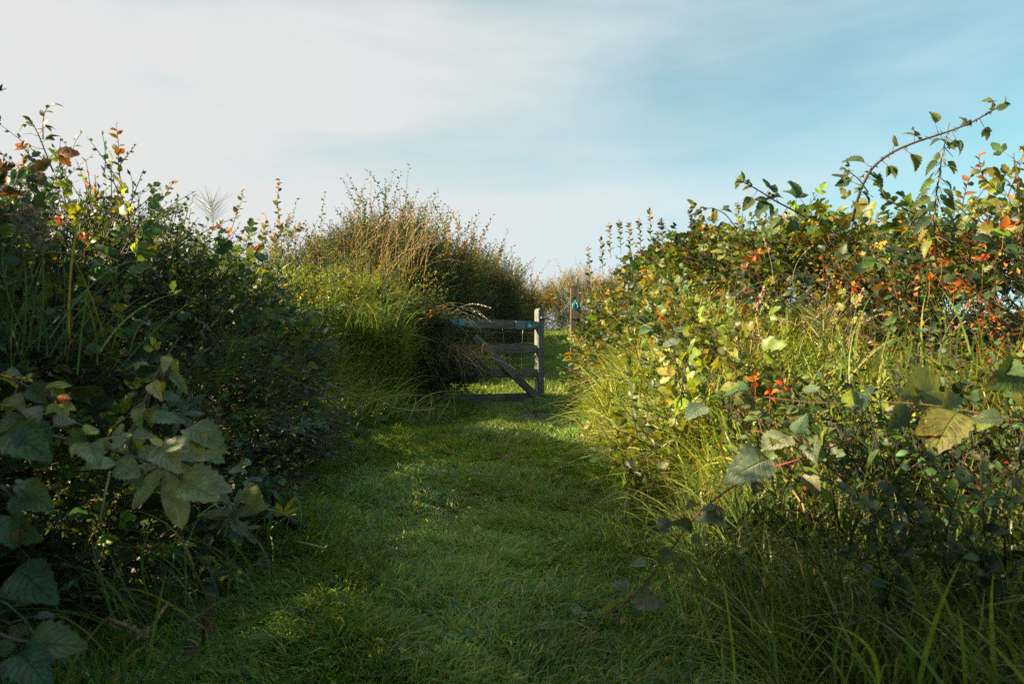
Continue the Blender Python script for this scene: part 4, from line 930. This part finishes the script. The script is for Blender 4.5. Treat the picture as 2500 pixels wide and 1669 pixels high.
for i, (x, y0, y1) in enumerate([(1487, 600, 549), (1512, 590, 541), (1535, 590, 541), (1560, 580, 537), (1586, 575, 513), (1615, 570, 537), (1437, 680, 602), (1468, 640, 585), (1800, 530, 494)]):
    sprig('thin upright leafy spike on the skyline of the right hedge', [(x + 4, y0 + 30, 7.6), (x + 2, (y0 + y1) / 2, 7.6), (x, y1, 7.6)], 20, .06, PAL_SPR, 'leafy_spike', 30 + i, group='upright spikes on the right hedge')
sprig('dark seed-like spike between the upright spikes and the broad-leaved cane', [(1690, 580, 6.0), (1690, 540, 6.0), (1682, 512, 6.0)], 26, .05, [(1, (.05, .045, .03))], 'seed_spike', 41)
for i, (pts_, cc) in enumerate([([(2440, 470, 2.9), (2395, 430, 2.9), (2390, 375, 2.9)], 10), ([(2460, 480, 2.8), (2480, 430, 2.8), (2500, 380, 2.8), (2520, 330, 2.8)], 12), ([(2350, 500, 3.), (2360, 450, 3.), (2385, 400, 3.)], 10)]):
    sprig(['reddish shoot above the red-leaved bush', 'reddish shoot cut by the right edge of the picture', 'small brown shoot next to the hanging nettle'][i], pts_, cc, .045, [(2, (.25, .10, .02)), (2, (.14, .12, .02))], seed=50 + i)
sprig('twig with two dark leaves poking left across the sky at the right gatepost', [(1420, 720, 8.3), (1395, 722, 8.3), (1360, 722, 8.3), (1338, 722, 8.3)], 5, .07, PAL_SKY, seed=60)
# bright orange leaf tips in front of the darker leaves
for i, (x, y, Y, s) in enumerate([(1845, 930, 2.6, 50), (1880, 960, 2.5, 50), (1915, 940, 2.5, 40), (690, 690, 5.0, 24), (560, 570, 4.6, 30), (620, 615, 4.9, 40), (530, 560, 4.4, 30), (150, 545, 2.4, 50), (205, 585, 2.5, 45), (90, 760, 2., 30), (170, 790, 1.9, 40), (640, 915, 3.6, 14), (2270, 690, 3.0, 45), (2330, 700, 3.0, 40), (2300, 640, 3., 40), (1960, 1190, 2.1, 28), (2180, 1430, 1.8, 24), (1945, 1050, 2.4, 30), (1760, 1095, 2.6, 26), (2450, 560, 2.7, 60), (2400, 640, 2.8, 50), (1850, 620, 4.6, 40), (2080, 700, 3.6, 40)]):
    r = np.random.default_rng(300 + i); Lf, St = Acc(), Acc(); c0 = pt(x, y, Y); k = s * .72 / 1667 * Y
    for m in range(6):
        g = norm(r.normal(size=3) * (1, .6, 1) + (0, -.2, .5)); put(Lf, L_ELD[m % 2], c0 + g * k * .1, g, UPC + r.normal(0, .5, 3), k * r.uniform(.5, .8), np.array([(.42, .13, .02), (.40, .19, .025), (.34, .07, .02)][r.integers(3)]) * r.uniform(.8, 1.2))
    tube(St, [c0 + (r.normal(0, .2) * k, .3 * k, -2.2 * k), c0 + (0, .1 * k, -k), c0], .0022, .001, (.25, .09, .04), 4)
    hv = ['on the right verge above the pale broad leaves', 'on the left bank', 'among the left brambles', 'on the right hedge', 'in the shaded right verge'][0 if i < 3 else 1 if i < 7 else 2 if i < 12 else 3 if i < 15 or i > 18 else 4]
    t = thing('orange_leaf_tip', 'bright orange young leaves ' + hv, 'leaf shoot', c0, 'orange leaf tips ' + hv); part('leaves', Lf, M_SMALL, t); part('stem', St, M_STEM, t)
# --- nettles
def nettle(label, pts, pairs, ls, pal, hang=.5, tassel=True, group=None, seed=0):
    r = np.random.default_rng(seed + 70); path = pathpx(pts); m = len(path); Lf, St, Ta = Acc(), Acc(), Acc(); tube(St, path, .004, .002, (.10, .085, .04), 5)
    for i in range(pairs):
        f = .08 + .9 * i / pairs; k = f * (m - 1); j = min(int(k), m - 2); p = path[j] + (path[j + 1] - path[j]) * (k - j); d = norm(path[j + 1] - path[j])
        a = norm(np.cross(d, [0, 1, 0])) if i % 2 == 0 else norm(np.array([.5, -.9, 0]) + r.normal(0, .2, 3))
        for sg in (1, -1):
            g = norm(a * sg + d * .15 + np.array([0, -.15, -hang * r.uniform(.4, 1.3)])); b = p + g * ls * .3; tube(St, [p, b], .0014, .001, (.12, .11, .04), 3)
            put(Lf, L_NET[r.integers(3)], b, g + r.normal(0, .1, 3), np.array([0, -.6, .8]) + r.normal(0, .3, 3), ls * r.uniform(.75, 1.15) * (1 - .45 * f), pick(pal, 1, r)[0])
            if tassel:
                for q in range(2):
                    e = p + np.array([r.normal(0, .3), r.normal(0, .3) - .2, -.8]) * ls * .5; tube(Ta, [p, (p + e) / 2 + r.normal(0, .004, 3), e], .0022, .0015, (.16, .13, .05), 4)
    t = thing('nettle', label, 'nettle', path[0], group); part('stem', St, M_STEM, t); part('leaves', Lf, M_BIG, t)
    if tassel: part('flower_tassels', Ta, M_STEM, t)
    return t
nettle('yellowing nettle leaning right out of the dark left bank', [(300, 1110, 1.45), (330, 1030, 1.5), (360, 960, 1.55), (390, 900, 1.6), (435, 825, 1.62)], 8, .085, [(3, (.20, .20, .06)), (2, (.15, .18, .09)), (1, (.28, .24, .06))], seed=1)
nettle('nettle with narrow drooping leaves hanging against the sky under the long arching cane', [(2285, 600, 3.1), (2280, 520, 3.1), (2290, 450, 3.1), (2300, 380, 3.1), (2318, 300, 3.1)], 11, .105, PAL_SKY, hang=.8, seed=2)
nettle('green nettle in the dark hollow of the right hedge', [(2210, 830, 3.2), (2200, 780, 3.2), (2190, 720, 3.2), (2170, 660, 3.2)], 6, .08, [(1, G_MID), (1, G_DARK)], seed=3, tassel=False)
nettle('small nettle on the lower right verge, right of the drooping cane', [(1860, 1400, 2.1), (1850, 1350, 2.1), (1845, 1310, 2.1)], 5, .075, [(1, (.09, .12, .05)), (1, G_MID)], seed=4, tassel=False)
nettle('nettle at the foot of the brambles beside the right gatepost', [(1480, 900, 6.5), (1478, 840, 6.5), (1475, 790, 6.5)], 7, .10, [(1, (.09, .13, .05)), (1, G_MID)], seed=5, tassel=False)
# --- horsetails: brushes of fine green needles
def horsetail(label, base, tip, whorls, nl, col, Y, dY=0., group=None, seed=0, up=.75):
    r = np.random.default_rng(seed + 90); p0, p1 = pt(*base, Y), pt(*tip, Y + dY); Nd, St = Acc(), Acc(); tube(St, [p0, (p0 + p1) / 2 + r.normal(0, .01, 3), p1], .003, .0012, (.30, .30, .14), 5)
    d = norm(p1 - p0); B, D = [], []
    a = norm(np.cross(d, [.2, 1, .1])); b = np.cross(d, a)
    for w in range(whorls):
        p = p0 + (p1 - p0) * (.25 + .75 * w / whorls)
        for k in range(13): az = k / 13 * 6.283 + r.normal(0, .1); B.append(p); D.append(d * up * r.uniform(.7, 1.3) + a * math.cos(az) + b * math.sin(az))
    B, D = np.array(B), np.array(D); n = len(B)
    c = np.array(col) * r.uniform(.7, 1.3, (n, 1)); blades(Nd, B, D, nl * r.uniform(.7, 1.15, n), np.full(n, .0022), d * .3 + r.normal(0, .12, (n, 3)) - np.array([0, 0, .2]), c, 3, tip=c * 1.2, droop=.2)
    t = thing('horsetail', label, 'horsetail', p0, group); part('stem', St, M_STEM, t); part('needles', Nd, M_GRASS, t); return t
horsetail('bright green horsetail brush standing in the dark left bank', (520, 960), (570, 830), 12, .16, (.10, .17, .02), 2.9, seed=1)
horsetail('second fainter horsetail brush below the bright one in the left bank', (490, 990), (530, 880), 10, .15, (.06, .11, .03), 3.0, seed=2)
horsetail('wispy grey horsetail standing against the white sky on the left hedge', (520, 560), (514, 490), 7, .20, (.05, .06, .035), 4.6, seed=3)
horsetail('pale horsetail lying in the sunlit grass of the right bank', (1740, 1075), (1610, 1030), 11, .16, (.30, .27, .06), 3.3, seed=4)
horsetail('horsetail with bare jointed stem in front of the dark hollow on the right', (2012, 860), (2010, 760), 7, .20, (.20, .20, .05), 3.0, seed=5)
horsetail('horsetail bent over towards the path below the mound', (940, 1005), (1080, 990), 10, .22, (.16, .21, .05), 5.6, seed=6)
# --- lobed leaves
LOB = [lobed_leaf([(0, 1.0, .42), (.95, .8, .42), (-.95, .8, .42), (1.9, .5, .5), (-1.9, .5, .5)], s) for s in range(3)]
LOBF = [lobed_leaf([(0, 1.0, .5), (.75, .85, .34), (-.75, .85, .34), (1.35, .7, .3), (-1.5, .7, .34), (2.1, .45, .5), (-2.1, .45, .5)], 4)]
PALM = [lobed_leaf([(a, .95 - .1 * abs(a), .2) for a in (-2.1, -1.4, -.7, 0, .7, 1.4, 2.1)], s, cup=.05) for s in range(2)]
def stalked(label, name, cat, base, specs, mat=M_BIG, temps=LOB, stemcol=(.16, .17, .07), group=None, seed=0):
    """specs: (joint px, tip px, Y, colour, face normal)"""
    r = np.random.default_rng(seed + 110); Lf, St = Acc(), Acc(); p0 = pt(*base)
    for i, (j, tp, Y, col, up) in enumerate(specs):
        pj, ptip = pt(*j, Y), pt(*tp, Y - .02); mid = (p0 + pj) / 2 + np.array([0, 0, .04]); tube(St, [p0, mid, pj], .003, .002, stemcol, 5)
        put(Lf, temps[(i + seed) % len(temps)], pj, ptip - pj, np.array(up, float), float(np.linalg.norm(ptip - pj)), np.array(col) * r.uniform(.9, 1.1))
    t = thing(name, label, cat, p0, group); part('stem', St, M_STEM, t); part('leaves', Lf, mat, t); return t
stalked('one large pale lobed leaf hanging face-on from its stalk near the left foreground', 'hogweed', 'plant', (395, 1130, 1.3), [((415, 1118), (428, 1290), 1.22, (.24, .28, .19), (.15, -1, .35))], temps=LOBF, seed=1)
stalked('hogweed with dark lobed leaves low behind the left bramble cane', 'hogweed', 'plant', (520, 1330, 1.9), [((560, 1260), (640, 1225), 1.7, (.09, .13, .07), (.1, -.8, .6)), ((570, 1250), (530, 1190), 1.75, (.11, .15, .09), (.1, -.7, .7)), ((590, 1290), (625, 1320), 1.7, (.07, .11, .06), (.1, -.7, .7)), ((545, 1270), (500, 1250), 1.75, (.08, .12, .07), (-.1, -.7, .7))], temps=LOB, seed=2)
stalked('hogweed with bluish leaves rising behind the yellowing nettle', 'hogweed', 'plant', (390, 1080, 1.75), [((430, 985), (440, 935), 1.75, (.07, .13, .10), (.1, -.8, .6)), ((450, 1000), (490, 960), 1.75, (.07, .13, .10), (.1, -.8, .6)), ((400, 1000), (350, 1020), 1.75, (.06, .11, .08), (-.1, -.8, .6)), ((440, 1010), (480, 1050), 1.7, (.08, .12, .08), (.1, -.8, .6))], temps=LOB, seed=3)
stalked('two finely cut bluish cranesbill leaves at the foot of the left bank', 'cranesbill', 'plant', (720, 1110, 3.5), [((690, 1025), (700, 1060), 3.4, (.10, .20, .17), (0, -1, .5)), ((735, 1035), (770, 1050), 3.4, (.13, .22, .17), (.1, -.7, .8))], temps=PALM, seed=4)
stalked('stalk lying out over the path with one folded yellow-green leaf at its end', 'hogweed', 'plant', (480, 1262, 2.0), [((690, 1252), (722, 1222), 2.1, (.26, .25, .05), (.5, -.6, -.3)), ((565, 1265), (568, 1290), 2.05, (.2, .22, .06), (.1, -.7, .7))], temps=LOB, stemcol=(.36, .33, .08), seed=5)
for i, (x, y) in enumerate([(500, 1470), (490, 1510), (515, 1480), (475, 1500), (492, 1580)]): pass
stalked('small seedling with coppery oak-like leaves in the dark grass, lower left', 'oak_seedling', 'seedling', (495, 1610, 1.95), [((500, 1510), (515, 1545), 1.95, (.17, .09, .045), (0, -.8, .6)), ((500, 1500), (530, 1480), 1.95, (.16, .09, .05), (0, -.8, .6)), ((490, 1510), (455, 1520), 1.95, (.13, .08, .05), (0, -.8, .6)), ((505, 1470), (520, 1450), 1.97, (.20, .10, .04), (0, -.8, .6)), ((490, 1590), (450, 1585), 1.93, (.12, .06, .04), (0, -.5, .8))], temps=LOBF, seed=6, stemcol=ST_BROWN)
stalked('broad pale leaf sticking up out of the yellow grass on the right bank', 'dock', 'plant', (1690, 870, 3.6), [((1660, 830), (1620, 840), 3.6, (.15, .19, .12), (0, -.6, .9)), ((1680, 850), (1720, 880), 3.6, (.12, .17, .10), (0, -.6, .9)), ((1660, 850), (1640, 815), 3.7, (.22, .24, .04), (.4, -.8, .5))], temps=[L_BRD[0], L_BRD[2]], seed=7)
# --- flowering grass stalks: one of each kind is built, then copied
def stalk_proto(seed, h, headlen, n, lean, headcol, stemcol, dens=1.):
    r = np.random.default_rng(seed); St, Hd = Acc(), Acc(); t = np.linspace(0, 1, 10)
    path = np.stack([lean * t ** 2.2 * h, 0 * t, h * (t - .25 * abs(lean) * t ** 3)], -1); tube(St, path, .0034, .0016, stemcol, 4)
    for i in range(n):
        f = 1 - headlen / h * (1 - i / n); k = f * 9; j = min(int(k), 8); p = path[j] + (path[j + 1] - path[j]) * (k - j); d = norm(path[j + 1] - path[j])
        g = d + r.normal(0, .28, 3) * dens; b = p + g * .012 * r.uniform(.3, 1.2)
        put(Hd, L_EL[r.integers(3)], b, g, r.normal(size=3), .02 * r.uniform(.7, 1.3), np.array(headcol) * r.uniform(.75, 1.25))
    return St, Hd
def stalk_thing(label, seed, h, headlen, n, lean, headcol, stemcol, group, dens=1.):
    St, Hd = stalk_proto(seed, h, headlen, n, lean, headcol, stemcol, dens); t = thing('grass_stalk', label, 'grass stalk', (0, 0, 0), group); part('stem', St, M_DRY, t); part('seed_head', Hd, M_DRY, t); return t
def plant_stalks(label, group, spots, kinds):
    protos = []
    for i, (x, y, Y, hpx, rz, tilt) in enumerate(spots):
        k = i % len(kinds)
        if i < len(kinds): o = stalk_thing(label, 400 + i + len(label), *(kinds[k][:6]), group, *(kinds[k][6:])); protos.append((o, kinds[k][0]))
        else: o = copy_tree(protos[k][0])
        s = hpx / 1667 * Y / protos[k][1]; o.location = [float(v) for v in pt(x, y, Y)]; o.scale = (s ** .5,) * 2 + (s,); o.rotation_euler = (0, tilt, rz)
r = np.random.default_rng(8)
spots = [(840 + 200 * r.random() ** 1.0, 640 + 70 * r.random(), 7.7 + r.random() * .6, r.uniform(95, 195), r.normal(0, .8), r.normal(.16, .16)) for i in range(64)]
plant_stalks('tall dry straw-coloured grass stalk leaning on top of the mound', 'dry grass stalks on the mound', spots, [(.8, .2, 16, .25, STRAW, (.42, .27, .10)), (.8, .22, 18, .5, (.36, .25, .16), (.40, .22, .09)), (.8, .15, 12, .1, STRAW, (.38, .29, .10)), (.8, .28, 24, .6, (.50, .40, .26), (.42, .3, .13))])
spots = [(1040 + 50 * r.random(), 745 + 40 * r.random(), 7.8, r.uniform(80, 130), r.normal(0, .4), .75 + r.random() * .5) for i in range(12)]
plant_stalks('pale feathery grass head arching right from the mound over the gate', 'feathery grass heads beside the gate', spots, [(.6, .25, 22, .6, (.55, .46, .30), (.42, .33, .16)), (.6, .2, 18, .8, (.5, .4, .26), (.4, .3, .14))])
plant_stalks('pinkish dry grass head standing before the dark hollow of the right hedge', 'dry grass heads on the right verge', [(2070, 870, 2.9, 170, .2, .12), (2060, 860, 2.95, 130, .1, .35), (2030, 880, 2.9, 125, .3, -.02), (2045, 890, 2.9, 85, .2, .0), (2090, 880, 2.85, 115, 0, .02), (2290, 880, 2.7, 190, .2, .22), (2295, 860, 2.7, 95, 0, .5), (2240, 830, 2.7, 50, 0, -.2), (1830, 900, 3.2, 200, 0, .06), (1950, 880, 3.0, 150, 0, .1), (1890, 700, 3.9, 120, 3, .05), (1935, 690, 3.8, 100, 0, .05)],
             [(.5, .17, 26, .1, (.36, .20, .13), (.25, .23, .1)), (.5, .14, 22, .3, (.40, .24, .15), (.28, .2, .1))])
plant_stalks('arching straw grass stalk with drooping head in the yellow grass', 'arching stalks in the sunlit right bank', [(1640, 930, 3.6, 110, 0, .5), (1660, 960, 3.6, 100, 3.1, .4), (1560, 1130, 4.2, 110, 0, .45), (1500, 990, 4.6, 80, 3.1, .6), (1720, 820, 4.2, 110, .3, .3), (1780, 760, 4.2, 110, 0, .1), (1600, 1080, 3.6, 110, 0.2, .7)], [(.6, .18, 20, .9, (.48, .36, .2), (.42, .33, .12)), (.6, .15, 16, .7, (.42, .26, .15), (.36, .33, .1))])
plant_stalks('pale grass stalk arching across the dark left bank', 'pale stalks on the left bank', [(330, 740, 3.0, 150, 0, .9), (300, 760, 2.8, 200, 0.1, 1.15), (180, 800, 2.4, 160, 0, .8), (60, 640, 2.0, 170, .2, .9), (420, 900, 3.2, 140, 3, .8)], [(.6, .14, 20, .5, (.5, .4, .27), (.34, .29, .15))])
plant_stalks('fluffy pinkish grass plume near the left edge of the picture', 'pinkish plumes at the left edge', [(10, 700, 1.35, 200, 0, .02), (45, 690, 1.4, 150, 0, .08), (75, 690, 1.45, 120, .3, -.05)], [(.3, .10, 90, .2, (.30, .22, .17), (.12, .14, .06), 2.4)])
# --- straws and dead bits lying on the grass
def straw(label, pts, w, col, name='straw', seed=0, head=0, group=None):
    A = Acc(); path = np.array([pt(*p) for p in pts]); path = path if len(path) > 2 else np.stack([path[0], path.mean(0) + (0, 0, .004), path[1]])
    tube(A, path, w, w * .7, col, 5); r = np.random.default_rng(seed)
    for i in range(head):
        p = path[0] + (path[-1] - path[0]) * (i / head); put(A, L_EL[i % 3], p, norm(path[-1] - path[0]) + r.normal(0, .4, 3), r.normal(size=3), .022, np.array(col) * r.uniform(.7, 1.2))
    o = part(name, A, M_DRY); return tag(o, label, 'straw', group)
straw('pale bent straw forming a low triangle on the path', [(900, 1192, 4.35), (968, 1170, 4.4), (1036, 1194, 4.3), (970, 1199, 4.25)], .005, (.50, .43, .26))
straw('short thick straw lying on the grass near the left verge', [(715, 1322, 2.9), (790, 1337, 2.85)], .007, (.55, .42, .24))
straw('brown fallen seed head in the dark grass at lower left', [(268, 1512, 1.55), (352, 1552, 1.5)], .005, (.42, .26, .15), head=34, name='fallen_seed_head')
straw('reddish broken stalk stuck in the dark grass at lower left', [(372, 1530, 1.65), (412, 1470, 1.75)], .005, (.40, .22, .13))
straw('pale reed stalk leaning in the dark lower left bank', [(243, 1270, 1.7), (268, 1150, 1.75)], .004, (.36, .30, .18))
straw('short brown stalk standing in the dark grass beside the lobed leaves', [(508, 1335, 2.2), (540, 1292, 2.25)], .005, (.38, .27, .15))
straw('striped pale stem curving down the left bank', [(655, 940, 3.4), (650, 990, 3.35), (635, 1045, 3.3), (600, 1090, 3.3)], .004, (.42, .40, .28))
straw('pale striped stem curving out of the grass below the mound', [(925, 975, 5.4), (960, 995, 5.35), (1010, 1003, 5.3), (1060, 998, 5.3)], .006, (.42, .40, .22))
straw('thin straw stalk hanging down the front of the right verge', [(1690, 1370, 2.05), (1697, 1420, 2.05), (1702, 1480, 2.05)], .003, (.36, .28, .14))
straw('brown stem leaning out of the lower right verge', [(1975, 1280, 1.9), (1960, 1230, 1.95), (1930, 1190, 1.98)], .004, (.35, .20, .10))
# --- black folding stand half hidden in the grass
def stand():
    K = plain_mat('black plastic', (.006, .006, .008), .35); Bl = plain_mat('blue anodised ring', (.03, .16, .34), .3, .8)
    c = pt(672, 1290, 2.9); t = thing('mini_tripod', 'small black tripod-like stand with a blue joint, half hidden at the path edge', 'tripod', c)
    a = Acc(); tube(a, [pt(672, 1184, 2.92), pt(671, 1190, 2.92), pt(670, 1230, 2.9), pt(672, 1258, 2.9)], .016, .015, (0, 0, 0), 12); part('upper_leg', a, K, t)
    b = Acc(); tube(b, [pt(672, 1258, 2.9), pt(695, 1268, 2.87), pt(710, 1272, 2.85), pt(722, 1284, 2.83)], .014, .020, (0, 0, 0), 12); part('front_leg', b, K, t)
    d = Acc(); tube(d, [pt(668, 1258, 2.9), pt(655, 1270, 2.95), pt(636, 1275, 3.0)], .011, .009, (0, 0, 0), 10); part('rear_leg', d, K, t)
    e = Acc(); blob(e, pt(677, 1243, 2.875), (.011, .012, .013), (0, 0, 0), 10, 8); part('joint', e, Bl, t)
stand()
# --- broad blades close to the camera
def clump(label, base, n, Lr, Wr, pal, seed, spread=.06, lean=(0, 0, 0), fall=.6):
    r = np.random.default_rng(seed); c = pt(*base); A = Acc(); P = c + r.normal(0, spread, (n, 3)) * (1, 1, .2)
    d = r.normal(0, .28, (n, 3)) + np.array(lean) + (0, 0, 1); ang = r.uniform(0, 6.28, n); b = np.stack([np.cos(ang), np.sin(ang), 0 * ang], -1) * fall * r.uniform(.3, 1.2, (n, 1)) + np.array(lean) * .6
    col = pick(pal, n, r); sd = norm(np.stack([np.ones(n), r.normal(0, .5, n), 0 * ang], -1)); sd = norm(sd - (sd * norm(d)).sum(-1, keepdims=True) * norm(d))
    blades(A, P, d, r.uniform(*Lr, n), r.uniform(*Wr, n), b, col, 9, tip=col * (1.2, 1.1, .8), side=sd, droop=.6)
    return tag(part('grass_clump', A, M_GRASS), label, 'grass clump')
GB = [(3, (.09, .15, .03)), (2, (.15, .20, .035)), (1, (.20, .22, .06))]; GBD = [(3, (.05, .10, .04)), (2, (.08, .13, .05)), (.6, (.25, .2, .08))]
clump('broad-bladed grass clump filling the lower right corner', (2480, 1760, 1.25), 26, (.2, .38), (.008, .013), GB, 1, .14, (-.2, 0, 0), .35)
clump('broad grass blades just left of the corner clump at lower right', (2250, 1800, 1.35), 18, (.15, .3), (.006, .010), GB, 2, .12, (-.15, 0, 0), .4)
clump('long grass clump arching left at the bottom of the right verge', (2000, 1640, 1.7), 40, (.15, .34), (.005, .008), GB, 3, .14, (-.3, -.1, 0), .5)
clump('golden-green fine grass tuft at the right edge under the red-leaved bush', (2420, 1010, 2.3), 150, (.2, .36), (.003, .006), [(3, (.20, .22, .03)), (2, (.28, .26, .04)), (1, (.12, .16, .03))], 4, .09, (-.1, 0, 0), .4)
clump('grass blades standing up beneath the pinkish dry heads on the right', (2100, 930, 2.7), 40, (.2, .4), (.004, .008), GB, 5, .12)
clump('tall grass blades before the hollow, right of the pinkish dry heads', (2290, 900, 2.6), 34, (.2, .42), (.004, .009), GB, 6, .12)
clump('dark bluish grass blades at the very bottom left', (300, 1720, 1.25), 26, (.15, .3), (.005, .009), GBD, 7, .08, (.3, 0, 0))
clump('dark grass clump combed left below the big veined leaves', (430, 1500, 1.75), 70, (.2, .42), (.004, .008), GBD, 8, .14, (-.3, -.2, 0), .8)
clump('grass clump flattened over the path edge near the black stand', (760, 1290, 2.9), 110, (.12, .26), (.004, .007), [(3, (.09, .16, .02)), (2, (.12, .19, .03))], 9, .16, (.3, -.2, 0), .9)
clump('bright grass tuft leaning over the right edge of the path', (1530, 1330, 2.8), 120, (.12, .28), (.004, .007), [(3, (.10, .17, .03)), (2, (.15, .2, .04))], 10, .13, (-.3, -.1, 0), .8)
clump('long light grass tuft sweeping over the path below the mound', (880, 1010, 5.6), 160, (.25, .5), (.006, .010), [(3, (.14, .2, .06)), (2, (.2, .24, .08)), (1, (.08, .14, .04))], 11, .22, (.5, -.2, 0), .8)
clump('fine green grass curtain hanging on the front of the mound', (900, 800, 6.8), 150, (.3, .6), (.005, .009), [(3, (.10, .16, .04)), (2, (.17, .2, .05))], 12, .18, (.1, -.4, 0), 1.0)
clump('dry brown grass hanging beside the gate from the mound', (1120, 870, 8.0), 150, (.3, .6), (.005, .008), [(3, (.20, .13, .07)), (2, (.30, .2, .11)), (1, (.12, .07, .04))], 13, .16, (.3, -.4, -.6), .7)
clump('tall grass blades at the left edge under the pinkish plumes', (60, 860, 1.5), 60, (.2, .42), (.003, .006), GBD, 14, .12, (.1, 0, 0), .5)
